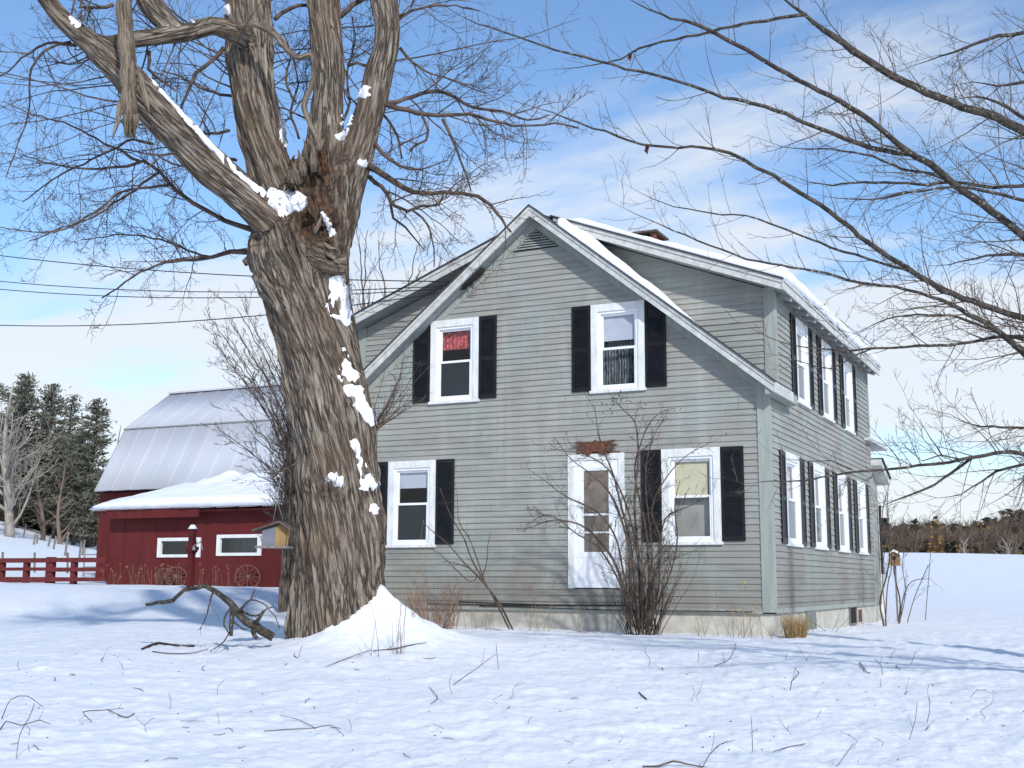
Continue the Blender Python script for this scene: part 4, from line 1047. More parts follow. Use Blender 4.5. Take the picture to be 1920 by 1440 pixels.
# side branches
T = TB()
BR = [
 [(700, 185, 6, 0), (732, 197, 5.5, -.1), (765, 208, 5, -.2), (800, 214, 4.5, -.3), (845, 216, 4, -.35), (880, 212, 3.6, -.4), (930, 228, 3, -.5), (980, 236, 2.5, -.6), (1040, 232, 2, -.7), (1085, 236, 1.2, -.8)],
 [(720, 195, 5, 0), (745, 190, 4.6, .1), (775, 180, 4.2, .2), (808, 172, 4, .3), (845, 178, 3.6, .4), (885, 200, 3.2, .4), (940, 208, 2.6, .4), (990, 225, 2, .4), (1030, 215, 1.4, .3)],
 [(690, 310, 8, .05), (715, 325, 6.5, -.1), (742, 343, 6, -.2), (775, 358, 5, -.3), (812, 362, 4.4, -.3), (850, 361, 4, -.3), (895, 368, 3.8, -.4), (920, 385, 3.4, -.4), (940, 410, 3, -.4), (960, 435, 2, -.45)],
 [(690, 330, 5, .1), (715, 350, 4.4, .1), (732, 378, 4, .1), (740, 388, 3.6, .1), (765, 396, 3.2, .1), (788, 388, 3, .1), (822, 382, 2.4, .1), (832, 362, 1.8, .1)],
 [(733, 382, 3.5, .1), (737, 410, 2.8, .1), (760, 425, 2.2, .1), (780, 450, 1.6, .1), (796, 470, 1.2, .1)],
 [(775, 396, 2.6, .1), (800, 420, 2.2, .1), (812, 450, 1.7, .1), (814, 500, 1.2, .1)],
 [(830, 222, 3.4, -.35), (842, 245, 3.2, -.3), (850, 265, 2.8, -.3), (862, 300, 2.2, -.3), (875, 330, 2, -.3), (880, 358, 1.5, -.3)],
 [(790, 215, 3, -.3), (804, 245, 3, -.3), (800, 262, 2.8, -.3), (778, 276, 2.6, -.3), (768, 285, 3, -.3)],
 [(720, 215, 2.8, .1), (740, 240, 2.6, .1), (750, 275, 2.2, .1), (755, 300, 1.6, .1)],
 [(700, 270, 5, 0), (720, 290, 4, 0), (750, 310, 3, -.1), (790, 318, 2, -.2), (840, 300, 1.5, -.2)],
 [(750, 90, 3.4, 0), (775, 120, 2.6, .1), (800, 135, 2, .1), (850, 150, 1.5, .2), (910, 175, 1.1, .3)],
 [(745, 30, 3, .2), (790, 15, 2.4, .3), (840, 10, 1.8, .4), (900, 20, 1.3, .5)],
 # between the stems
 [(640, 30, 6, .3), (665, 8, 5.5, .4), (700, -15, 5, .5)],
 [(650, 125, 3.4, .3), (670, 120, 3, .3), (690, 126, 3, .3)],
 [(515, 35, 5, .4), (545, 15, 4, .5), (575, 10, 3.4, .5)],
 # left hand small limbs
 [(512, 440, 8, .1), (480, 432, 7, .1), (455, 424, 5.5, .1), (420, 412, 5, 0), (380, 392, 4.6, 0), (345, 370, 4.2, -.1), (318, 345, 4, -.1), (300, 322, 3.6, -.1), (268, 303, 3.4, -.1), (240, 312, 3, -.1), (205, 316, 2.6, -.1), (150, 315, 2.2, 0), (95, 308, 1.8, 0), (40, 290, 1.2, .1)],
 [(262, 303, 3.2, -.1), (230, 285, 2.6, -.2), (180, 260, 2.2, -.2), (120, 230, 1.8, -.2), (60, 215, 1.2, -.2), (10, 190, 1, -.2)],
 [(300, 322, 3, -.1), (255, 355, 2.6, 0), (215, 380, 2.4, .1), (180, 405, 2, .1), (130, 422, 1.6, .2), (55, 452, 1.1, .2)],
 [(318, 345, 3.2, -.1), (270, 352, 2.6, -.3), (225, 362, 2.4, -.3), (175, 400, 2, -.4), (120, 430, 1.6, -.4), (60, 435, 1.2, -.5), (0, 425, 1, -.5)],
 [(505, 482, 7, .1), (460, 472, 6, .1), (430, 472, 5, .1), (400, 482, 4, .2), (360, 488, 3.4, .3), (310, 492, 2.6, .3), (250, 520, 2, .3), (190, 560, 1.4, .3)],
 [(400, 484, 3, .2), (355, 470, 2.4, .4), (300, 450, 2, .4), (230, 440, 1.5, .5), (150, 450, 1, .5)],
 [(285, 270, 3.2, .1), (250, 262, 2.8, .2), (222, 277, 2.6, .2), (170, 300, 2.2, .2), (110, 330, 1.8, .2), (40, 380, 1.2, .2)],
 [(140, 85, 4, -1), (105, 80, 3.2, -.8), (70, 88, 2.6, -.8), (40, 110, 2, -.8), (0, 145, 1.4, -.8)],
 [(130, 80, 3, -1), (85, 95, 2.8, -1.1), (60, 130, 2.2, -1.1), (55, 200, 1.8, -1.1), (35, 270, 1.4, -1.1), (12, 330, 1, -1.1)],
 [(420, 90, 5, -.3), (395, 115, 4, -.3), (370, 140, 4, -.35), (355, 160, 3.4, -.35), (345, 190, 2.6, -.35), (338, 215, 1.8, -.35)],
 [(280, 95, 4, -.8), (278, 130, 3.4, -.8), (300, 150, 2.4, -.7), (330, 170, 1.6, -.7)],
 [(215, 10, 4, -1), (180, 15, 3.4, -1), (150, 12, 2.4, -.9)],
 [(430, 245, 4, .4), (400, 250, 3, .6), (350, 240, 2.4, .8), (290, 210, 1.6, .9)],
 [(440, 180, 3.4, .5), (400, 175, 2.6, .7), (350, 150, 2, .8), (300, 130, 1.4, .8)],
 [(440, 300, 3.4, .5), (395, 290, 2.6, .8), (340, 310, 2, 1), (290, 290, 1.4, 1)],
 [(555, 190, 3, .6), (535, 150, 2.4, .8), (545, 100, 1.8, .9), (530, 60, 1.4, 1)],
 [(560, 260, 3, .6), (545, 210, 2.6, .8), (560, 160, 2, .9), (550, 110, 1.5, 1)],
 [(640, 240, 3, .5), (655, 190, 2.6, .7), (650, 140, 2, .8), (665, 80, 1.5, .9), (660, 30, 1, 1)],
]
bpolys = []
for rows in BR:
    P = resample(tr(rows), 0.10)
    P[:, :3] += rng.normal(0, .007, (len(P), 3))
    r_ = P[:, 3]*0.92
    T.add(P[:, :3], r_, 6); bpolys.append((P[:, :3], r_))
for i, (p, r_) in enumerate(bpolys):
    L = np.linalg.norm(np.diff(p, axis=0), axis=1).sum()
    grow(T, p, r_, 6.5, 1.25, 3, 0.12, 0.26, 0.0026, None, 0.15, (0.5, 1.2), 0.5, 4, 0.2)
# shoots from upper limbs (A, C, E) as a fine haze of twigs
for idx, dens, Lf in ((4, 4.5, 1.9), (5, 4.5, 1.7), (7, 3.5, 1.6), (8, 6, 1.3), (6, 3, 1.4)):
    P = SK[idx]; m0 = int(len(P)*.35)
    for k in range(int(dens*len(P)*.07*1.6)):
        i = rng.integers(m0, len(P)-1); p = P[i, :3]; t_ = nrm(P[i+1, :3]-P[i, :3])
        q = rng.normal(0, 1, 3); q = q - fw*min(0, np.dot(q, -fw))*0; 
        if np.dot(q, fw) < -0.2: q = q-2*fw*np.dot(q, fw)
        q = nrm(q-t_*np.dot(q, t_))
        if q[2] < -.3 and idx in (5, 6): q[2] *= -1
        tp = twig_path(p+q*P[i, 3]*.8, q+t_*.5, Lf*rng.uniform(.6, 1.5), 9, 0.25, .26); r0 = rng.uniform(.007, .013)
        trr = np.linspace(r0, .0028, len(tp)); T.add(tp, trr, 4, False); grow(T, tp, trr, 4.0, .7, 2, .15, .26, .0025, None, .2)
# shoots from the stub on the right of the trunk
for k in range(26):
    p = atd(705+rng.normal(0, 3), 800+rng.normal(0, 8), D0-.12)
    tgt = atd(rng.uniform(690, 800), rng.uniform(660, 780), D0-.2+rng.normal(0, .25))
    L = np.linalg.norm(tgt-p); tp = twig_path(p, nrm(tgt-p)+RT*.35, L, 8, .5, .2); trr = np.linspace(.0055, .0026, len(tp)); T.add(tp, trr, 4, False); grow(T, tp, trr, 4, .3, 2, .3, .2, .0024, None, .3)
for k in range(14):
    p = atd(625+rng.normal(0, 14), 912+rng.normal(0, 6), D0-.6); tp = twig_path(p, rng.normal(0, 1, 3)+UP-fw*.5, .25, 5, .3, .3); T.add(tp, np.linspace(.004, .002, len(tp)), 3, False)
T.build('branches', M_TWIG, maple)

# snow lodged on the maple, pressed onto the real surface
def snow_on(rows, h, label, seed=0, lift=0.0):
    """rows px,py,halfwidth px -> bulging snow on the trunk surface along that line"""
    R = resample(np.array([[a_, b_, c_] for a_, b_, c_ in rows], float), 2.2)
    nu, nw = len(R), 21; v = []; ok = []
    tn = np.gradient(R[:, :2], axis=0); tn /= np.linalg.norm(tn, axis=1)[:, None]+1e-9
    last = None
    for i in range(nu):
        for j in range(nw):
            w = -1+2*j/(nw-1)
            jag = 1+(1.5 if nu > 30 else 2.4)*(fbm(np.array([i*(.16 if nu > 30 else .5)+seed*7]), np.array([0.5 if w < 0 else 9.5]), None, 2, seed)[0]-.45)
            px = R[i, 0]-tn[i, 1]*w*R[i, 2]*jag; py = R[i, 1]+tn[i, 0]*w*R[i, 2]*jag
            d_ = ray(px, py); dn = nrm(d_)
            hit = bvh.ray_cast(Vector(CAM), Vector(dn))
            if hit[0] is not None and abs((np.array(hit[0])-CAM)@fw-D0) < 2.2:
                p = np.array(hit[0]); n = np.array(hit[1]); last = (p-CAM)@fw
                ok.append(True)
            else:
                p = CAM+d_*(last if last else D0); n = -fw; ok.append(False)
            s = i/(nu-1); gap = fbm(np.array([px*.085+seed]), np.array([py*.06]), None, 2, seed+3)[0]; h_ = h*float(np.clip((gap-.28)*5, -.1, 1)) if len(rows) > 4 and h < .08 else h; e = min(1, s*nu/5, (1-s)*nu/5)
            th = h_*.8*math.sqrt(max(0, (1-w*w)))*math.sqrt(max(0, e))*(0.75+0.5*fbm(np.array([px*.06]), np.array([py*.06]), None, 2, seed)[0])-0.012
            nn_ = nrm(n*.6-fw*.5+np.array([0, 0, .45]))
            v.append(p+nn_*th)
    f = []
    for i in range(nu-1):
        for j in range(nw-1):
            a_ = i*nw+j
            if ok[a_] or ok[a_+1] or ok[a_+nw] or ok[a_+nw+1]: f.append([a_, a_+1, a_+nw+1, a_+nw])
    V_ = np.array(v)
    # give it a back so that it is a closed lump
    n = len(V_); Vb = V_+fw*0.05; f2 = [[q+n for q in ff[::-1]] for ff in f]
    o = mesh_obj('lodged_snow', np.vstack([V_, Vb]), f+f2, M_SNOWC, None, True)
    tag(o, label, 'snow', None, 'stuff')
snow_on([(575, 372, 6), (560, 378, 17), (540, 385, 24), (522, 378, 20), (512, 366, 12), (500, 362, 7)], .10, 'big white lump of snow in the lowest left crotch of the old maple', 1)
snow_on([(500, 368, 7), (470, 343, 5), (440, 318, 5), (410, 288, 5), (380, 256, 5), (350, 222, 5), (325, 192, 5), (300, 165, 4.5), (280, 138, 4)], .05, 'thin line of snow along the top of the long left limb', 2)
snow_on([(527, 228, 5), (535, 243, 14), (545, 256, 20), (556, 252, 16), (566, 232, 6)], .09, 'snow cupped between the left and middle stems of the maple', 3)
snow_on([(684, 158, 7), (683, 172, 11), (681, 186, 9)], .04, 'small snow patch high on the right stem', 4)
snow_on([(652, 205, 5), (650, 225, 9), (648, 245, 7), (632, 262, 6)], .06, 'snow in the gap between the middle and right stems', 5)
snow_on([(668, 302, 5), (678, 306, 7), (690, 312, 5)], .05, 'little cap of snow on the right hand branch stub', 6)
snow_on([(603, 395, 4), (612, 415, 4), (622, 432, 7), (628, 442, 9)], .05, 'curved dribble of snow beside the rotten hollow', 7)
snow_on([(630, 516, 14), (634, 540, 20), (640, 570, 20), (648, 595, 16), (652, 612, 8)], .05, 'bluish snow sheet on the upper right of the trunk', 8)
snow_on([(643, 650, 4), (646, 665, 5), (650, 690, 14), (655, 712, 18), (664, 735, 17), (676, 755, 12), (688, 775, 10), (700, 800, 9)], .055, 'long ragged snow streak down the right of the trunk', 9)
snow_on([(661, 822, 6), (668, 840, 7), (676, 865, 8), (684, 885, 12), (690, 905, 16), (690, 922, 11)], .05, 'irregular snow patch lower on the right of the trunk', 10)
snow_on([(700, 942, 5), (703, 955, 7), (706, 966, 5)], .04, 'smallest lowest snow spot at the right edge of the trunk', 11)
snow_on([(614, 888, 5), (624, 898, 11), (636, 902, 12), (645, 905, 7)], .05, 'snow resting on the twiggy burl in the middle of the trunk', 12)
snow_on([(130, 28, 4), (140, 38, 7), (152, 50, 6)], .05, 'snow at the top left fork of the long limb', 14)
snow_on([(175, 42, 5), (190, 46, 8), (210, 48, 5)], .06, 'snow beside the hanging broken limb', 15)
snow_on([(340, 10, 5), (352, 30, 9), (372, 26, 7), (385, 22, 5)], .07, 'snow on top of the arching upper limb', 16)
snow_on([(410, 14, 5), (422, 20, 8), (432, 25, 5)], .06, 'snow where the arching limb meets the middle stem', 17)
# ------------------------------------------------------------------ the young maple on the right, trunk outside the picture
def trD(rows, Dd):
    out = []
    for r in rows:
        D = Dd+(r[3] if len(r) > 3 else 0); p = atd(r[0], r[1], D); out.append([p[0], p[1], p[2], r[2]/F*D])
    return np.array(out)
DR = 10.5
tb = atd(2420, 1330, DR+.6)
tbz = G(tb[0], tb[1])
ymap = empty('young_maple_tree', (tb[0], tb[1], tbz), 'bare young maple with lichen-spotted branches reaching in from the right edge', 'tree')
T = TB()
P = resample(np.array([[tb[0], tb[1], tbz-.3, .20], [tb[0]+.02, tb[1], tbz+.8, .165], [tb[0]-.03, tb[1], tbz+2.2, .15], [tb[0]+.05, tb[1], tbz+4, .125], [tb[0], tb[1]+.1, tbz+6.2, .09], [tb[0]+.05, tb[1], tbz+8, .05]]), .2)
T.add(P[:, :3], P[:, 3], 8); T.build('trunk', M_LICHEN, ymap)
RB = [
 [(2380, 560, 20), (2150, 380, 15), (2020, 295, 12.5), (1930, 247, 11.5), (1850, 215, 10.5), (1780, 192, 10), (1715, 165, 9.5), (1650, 130, 9), (1585, 82, 8), (1530, 42, 7.5), (1490, 12, 7), (1440, -25, 6)],
 [(2390, 900, 16), (2200, 720, 13), (2050, 570, 11), (1930, 452, 10), (1860, 400, 9.5), (1790, 345, 9), (1745, 308, 8.5), (1700, 280, 7.5), (1640, 230, 6.6), (1575, 190, 6.2), (1500, 150, 5.8), (1425, 105, 5.4), (1365, 70, 5), (1320, 52, 4.8), (1260, 36, 4.3), (1180, 0, 3.6), (1150, -20, 3)],
 [(1712, 287, 6.5, 0), (1660, 281, 6.2, .1), (1610, 272, 5.8, .1), (1560, 252, 5.5, .1), (1510, 232, 5, .1), (1435, 200, 4.6, .1), (1360, 180, 4.2, .1), (1300, 158, 3.8, .1), (1230, 140, 3.4, .1), (1135, 118, 3, .1), (1060, 98, 2.6, .1), (960, 66, 2.1, .2), (880, 38, 1.7, .2), (820, 8, 1.2, .2), (770, -8, .9, .2)],
 [(2390, 820, 12), (2150, 650, 10), (2010, 605, 9), (1920, 596, 8.4), (1845, 576, 7.8), (1765, 545, 7.2), (1700, 502, 6.6), (1630, 455, 6), (1555, 400, 5.6), (1500, 363, 5.2), (1450, 330, 4.8), (1420, 316, 4.4), (1370, 290, 4), (1320, 280, 3.6), (1250, 275, 3.2), (1180, 262, 2.8), (1110, 240, 2.3), (1040, 213, 1.9), (970, 190, 1.4), (920, 180, 1)],
 [(2380, 1000, 14), (2100, 780, 11), (1980, 705, 9.5), (1920, 663, 8.5), (1870, 622, 7.5), (1820, 590, 6), (1765, 560, 4.6), (1700, 540, 3.8), (1610, 530, 3.4), (1530, 512, 3), (1450, 495, 2.7), (1400, 484, 2.5), (1330, 460, 2.3), (1260, 432, 2), (1190, 402, 1.7), (1135, 372, 1.1)],
 [(1790, 556, 4, .1), (1730, 520, 3.6, .2), (1650, 490, 3.3, .2), (1580, 470, 3, .2), (1520, 445, 2.6, .2), (1450, 420, 2.3, .2), (1400, 405, 2, .2), (1330, 396, 1.8, .2), (1260, 385, 1.5, .2), (1190, 352, 1.1, .2), (1140, 325, .8, .2)],
 [(1512, 26, 4.6, 0), (1480, 30, 4.3, 0), (1440, 38, 4, .1), (1395, 45, 3.6, .15), (1330, 62, 3.3, .2), (1265, 77, 3, .2), (1200, 90, 2.6, .3), (1165, 110, 2.3, .3), (1130, 118, 2, .3), (1060, 128, 1.5, .3), (1000, 135, 1, .3)],
 [(2000, 40, 6, .3), (1920, 60, 5, .4), (1850, 75, 4.4, .4), (1790, 100, 3.8, .4), (1740, 115, 3.2, .5), (1690, 132, 2.6, .5)],
 [(2000, 345, 6, .2), (1920, 347, 5, .3), (1860, 350, 4.6, .3), (1810, 345, 4.2, .3), (1740, 345, 3.8, .3), (1660, 342, 3.3, .3), (1560, 348, 2.7, .3), (1500, 335, 2, .4), (1450, 318, 1.5, .4)],
 [(2000, 375, 5, -.2), (1920, 375, 4.4, -.2), (1860, 360, 4, -.2), (1800, 352, 3.4, -.2), (1720, 362, 3, -.2), (1650, 370, 2.6, -.2), (1570, 372, 2, -.2), (1510, 362, 1.3, -.2)],
 [(1795, 348, 4.2, 0), (1750, 330, 3.4, .15), (1690, 318, 3, .3), (1620, 285, 2.6, .3), (1560, 280, 2.3, .4), (1470, 275, 1.8, .4), (1400, 250, 1.2, .5)],
 [(2100, 640, 7, .1), (1980, 625, 5.6, .1), (1880, 632, 4.6, .1), (1800, 645, 4, .15), (1720, 651, 3.6, .2), (1647, 654, 3, .2), (1577, 657, 2.4, .2), (1510, 652, 2, .2), (1460, 640, 1.7, .2), (1420, 620, 1.2, .2), (1385, 600, .8, .2)],
 [(2020, 690, 6, .3), (1930, 640, 4, .3), (1850, 615, 3.4, .3), (1790, 590, 3, .3), (1720, 590, 2.6, .3), (1660, 600, 2.2, .3), (1600, 625, 1.8, .3), (1560, 620, 1.2, .3)],
 [(1640, 655, 2.4, .2), (1600, 668, 2, .2), (1560, 690, 1.7, .2), (1510, 680, 1.4, .2), (1450, 665, 1, .2), (1380, 670, .8, .2)],
 [(2360, 1010, 12), (2150, 880, 8), (1990, 852, 6.5), (1920, 852, 5.6), (1865, 853, 5), (1820, 862, 4.6), (1760, 869, 4), (1700, 874, 3.6), (1640, 880, 3.2), (1590, 883, 2.9), (1540, 892, 2.5), (1490, 898, 2.2), (1430, 902, 1.8), (1390, 905, 1.4), (1345, 895, .9)],
 [(1820, 862, 4, .05), (1785, 890, 3.4, .1), (1750, 913, 3, .1), (1700, 932, 2.6, .1), (1660, 945, 2, .1), (1630, 965, 1.5, .1), (1600, 982, 1, .1)],
 [(2000, 860, 5, .2), (1920, 872, 4, .2), (1870, 885, 3.6, .2), (1840, 905, 3, .2), (1800, 925, 2.4, .2), (1760, 936, 2, .2), (1720, 925, 1.3, .2)],
 [(2000, 805, 4, .3), (1920, 801, 3.4, .3), (1860, 800, 3, .3), (1820, 795, 2.4, .3), (1780, 778, 1.8, .3), (1740, 775, 1.2, .3)],
 [(1800, 862, 3, 0), (1765, 853, 2.8, 0), (1730, 862, 2.5, 0), (1705, 842, 2.2, 0), (1682, 815, 1.8, 0), (1680, 795, 1.2, 0)],
 [(1770, 857, 2.6, .05), (1745, 822, 2.3, .05), (1722, 785, 2, .05), (1702, 756, 1.4, .05)],
 [(1600, 880, 2.2, .05), (1560, 868, 1.9, .1), (1510, 866, 1.6, .1), (1460, 860, 1.3, .1), (1420, 830, 1, .1)],
 [(2010, 500, 6, .4), (1920, 475, 5, .4), (1850, 480, 4.2, .4), (1780, 495, 3.4, .5), (1740, 498, 2.6, .5)],
 [(2020, 260, 6, .5), (1930, 225, 5, .5), (1870, 190, 4, .5), (1810, 180, 3.2, .6), (1750, 190, 2.4, .6)],
 [(2020, 150, 6, .6), (1930, 150, 5, .6), (1870, 160, 4, .6), (1820, 150, 3.2, .7), (1770, 170, 2.4, .7)],
]
T = TB(); polys = []
for k, rows in enumerate(RB):
    P = resample(trD(rows, DR), .09); P[:, :3] += rng.normal(0, .0035, (len(P), 3))
    r_ = P[:, 3]*(1+0.12*(vnoise(np.arange(len(P))*.5, np.full(len(P), k))-.5))*.76; r_ = r_*np.clip((len(P)-np.arange(len(P)))/8, .25, 1); P[:, :3] += .012*np.c_[fbm(np.arange(len(P))*.22, np.full(len(P), k+.5))-.5, fbm(np.arange(len(P))*.22, np.full(len(P), k+9.5))-.5, fbm(np.arange(len(P))*.22, np.full(len(P), k+20.5))-.5]*6
    T.add(P[:, :3], r_, 6); polys.append((P[:, :3], r_, rows))
T.build('boughs', M_LICHEN, ymap)
T = TB()
flat = nrm(fw)
for i, (p, r_, rows) in enumerate(polys):
    L = np.linalg.norm(np.diff(p, axis=0), axis=1).sum()
    inside = rows[0][0] > 1950
    grow(T, p, r_, 5.6, 0.66, 2, 0.55, 0.20, 0.0020, flat, 0.35 if rows[0][0] > 2200 else 0.05, (0.5, 1.15), 0.4, 4, 0.10)
    # dense fans of twigs near the right edge
    m_ = [j for j in range(len(p)) if True]
    px_ = 960+F*((p-CAM)@RT)/((p-CAM)@fw)
    sel = np.where(px_ > 1560)[0]
    if len(sel) > 6: grow(T, p[sel], r_[sel], 6.0, 1.0, 3, 0.30, 0.25, 0.0019, flat, 0.0, (0.4, 1.1), 0.4, 3, 0.12)
T.build('twigs', M_TWIG2, ymap)
# two dead leaves still hanging
for k, (px, py, s_) in enumerate(((1213, 280, .05), (1181, 107, .045))):
    c = atd(px, py, DR+.1); v = []; nn = 9
    for i in range(nn):
        a = 2*math.pi*i/nn; r_ = s_*(1 if i % 2 else .55); v.append(tuple(c+RT*math.cos(a)*r_*.6+UP*math.sin(a)*r_+fw*rng.normal(0, .012)))
    v.append(tuple(c+fw*.02)); n = len(v)-1
    o = mesh_obj('dead_leaf', v, [[i, (i+1) % nn, n] for i in range(nn)], M_RUST, ymap)

# ------------------------------------------------------------------ shrubs
def shrub(name, cx, cy, label, cat, stems, H, spread, mat, lean=(0, 0), r0=(.006, .014), dens=3.2, Lf=.5, lev=2, base_r=.2, up=.4, group=None, toward=None, rmin=.002):
    z = G(cx, cy); e = empty(name, (cx, cy, z), label, cat, group)
    T = TB()
    for k in range(stems):
        a = rng.random()*2*math.pi; rr_ = base_r*math.sqrt(rng.random())
        p = np.array([cx+rr_*math.cos(a), cy+rr_*math.sin(a)*.6, z-.05])
        d = np.array([math.cos(a)*spread*rng.random()+lean[0], math.sin(a)*spread*.45*rng.random()+lean[1], 1.0])
        h = H*rng.uniform(.45, 1.05)
        tp = twig_path(p, d, h, 10, up*.5, .12); r_ = np.linspace(rng.uniform(*r0), rmin, len(tp))
        T.add(tp, r_, 5 if r0[1] > .01 else 4, False)
        grow(T, tp, r_, dens, Lf, lev, .3, .2, rmin, None, .22, (.35, .9), .5, 3, .1)
    T.build('stems', mat, e); return e
s1 = at(1205, 1172, 1, -.95)
e = shrub('tall_lilac_bush', s1[0], s1[1], 'tall bare multi-stemmed bush in front of the white storm door', 'bush', 80, 1.5, .5, M_SHRUB, (0.0, 0), (.004, .009), 5, .38, 2, .26)
T = TB(); zz = G(s1[0], s1[1])
LS = [[(1180, 1175, 7), (1172, 1110, 6.5), (1150, 1050, 6), (1120, 1010, 5), (1090, 985, 4), (1040, 975, 2.5), (990, 990, 1.4)],
      [(1185, 1175, 7), (1182, 1100, 6.5), (1180, 1030, 5.5), (1160, 960, 5), (1140, 920, 4), (1110, 890, 2.8), (1070, 860, 1.8), (1040, 820, 1.2)],
      [(1195, 1178, 7), (1190, 1090, 6), (1180, 1010, 5.5), (1165, 950, 4.8), (1150, 890, 3.6), (1130, 840, 2.6), (1120, 800, 1.8), (1115, 760, 1.2)],
      [(1205, 1178, 7), (1205, 1100, 6), (1195, 1020, 5.5), (1190, 940, 5), (1196, 870, 4.4), (1196, 830, 4), (1190, 790, 2.8), (1170, 770, 2), (1150, 745, 1.2)],
      [(1215, 1178, 6), (1218, 1090, 5.5), (1212, 1000, 5), (1200, 940, 4.2), (1190, 880, 3.2), (1202, 830, 3), (1220, 790, 2.2), (1245, 770, 1.6), (1268, 765, 1.1)],
      [(1205, 1175, 5), (1225, 1090, 4.6), (1240, 1020, 4), (1222, 960, 3.4), (1240, 910, 2.8), (1280, 860, 2), (1330, 830, 1.2)],
      [(1220, 1175, 5), (1235, 1100, 4.4), (1238, 1020, 3.8), (1250, 970, 3), (1290, 950, 2.2), (1330, 930, 1.2)],
      [(1195, 1175, 5), (1170, 1080, 4.4), (1155, 1010, 4), (1120, 960, 3.4), (1060, 930, 2.4), (1020, 900, 1.6), (990, 880, 1)],
      [(1190, 1175, 5), (1165, 1100, 4.6), (1125, 1030, 3.8), (1080, 1000, 2.8), (1030, 965, 1.8), (985, 985, 1)],
      [(1200, 1178, 5), (1196, 1050, 4.4), (1175, 950, 3.8), (1140, 880, 3), (1090, 850, 2.2), (1050, 845, 1.4), (1030, 830, .9)],
      [(1210, 1178, 4.4), (1255, 1080, 3.8), (1270, 1010, 3), (1265, 950, 2), (1275, 900, 1.2)],
      [(1200, 1178, 4.4), (1222, 1050, 3.8), (1210, 900, 3), (1225, 820, 2.2), (1250, 780, 1.3)]]
DL = (at(1200, 1175, 1, -.95)-CAM)@fw
for k, rows in enumerate(LS):
    P = resample(trD([(a, b_, c, rng.normal(0, .04)) for a, b_, c in rows], DL), .08); r_ = P[:, 3]*.85
    r_ *= .52; T.add(P[:, :3], r_, 6); grow(T, P[:, :3], r_, 9, .6, 3, .15, .22, .0022, None, .22, (.4, 1.2), .5, 3, .12)
# a few dark seed clusters at the top
T.build('main_stems', M_SHRUB, e)
v = []; f = []
for k in range(46):
    px, py = random.choice([(1160, 745), (1150, 752), (1168, 752), (1140, 762), (1262, 768), (1205, 760), (1172, 742), (1120, 770)]); c = atd(px+rng.normal(0, 7), py+rng.normal(0, 7), DL+rng.normal(0, .08))
    a = nrm(rng.normal(0, 1, 3)+np.array([0, 0, 1.2])); b2 = nrm(np.cross(a, rng.normal(0, 1, 3))); n = len(v)
    L_ = rng.uniform(.02, .04)
    v += [tuple(c-a*L_), tuple(c+b2*.008), tuple(c+a*L_), tuple(c-b2*.008), tuple(c+np.cross(a, b2)*.008)]; f += [[n, n+1, n+2, n+3], [n, n+4, n+2, n+1]]
tag(mesh_obj('seed_heads', v, f, M_SHRUB, e), None, None, None, 'stuff')
s2 = at(815, 1166, 1, -.85)
shrub('low_brown_bush', s2[0], s2[1], 'low brown twiggy bush between the old maple and the foundation', 'bush', 120, .78, .55, m_twig('reddish_stem', srgb(104, 80, 68), srgb(158, 130, 112)), (0, 0), (.003, .0055), 5, .26, 2, .42, .3)
s2 = at(745, 1130, 1, -.7)
shrub('low_brown_bush', s2[0], s2[1], 'thin brown bush half hidden right beside the maple trunk', 'bush', 40, .7, .5, M_WEED, (0, 0), (.003, .005), 4, .22, 2, .25, .3)
# leaning saplings
s3 = at(958, 1180, 1, -.7); D3 = (s3-CAM)@fw
e = empty('leaning_sapling', tuple(s3), 'thin sapling leaning left across the clapboards under the lower left window', 'sapling')
T = TB()
for rows in ([(962, 1182, 4.2), (935, 1130, 4), (900, 1085, 3.6), (870, 1055, 3), (840, 1020, 2.4), (815, 1000, 1.8), (790, 975, 1)],
             [(955, 1180, 3.6), (925, 1120, 3.4), (905, 1085, 3.2), (885, 1050, 3), (870, 1010, 2.6), (855, 985, 2), (840, 955, 1.6), (825, 915, 1)],
             [(912, 1100, 2.6), (895, 1050, 2.4), (880, 1010, 2), (860, 975, 1.5), (857, 920, .9)],
             [(903, 1088, 2.2), (912, 1055, 1.8), (915, 1020, 1.5), (920, 998, 1)],
             [(895, 1078, 2.2), (880, 1090, 2), (820, 1035, 1.5), (790, 1028, 1)],
             [(880, 1065, 2), (850, 1055, 1.5), (830, 1052, 1)]):
    P = resample(trD(rows, D3), .08); T.add(P[:, :3], P[:, 3]*.5, 5); grow(T, P[:, :3], P[:, 3]*.5, 2.6, .3, 1, .3, .2, .0018, None, .4, (.3, .7), .5, 3, .1)
T.build('stems', M_SHRUB, e)
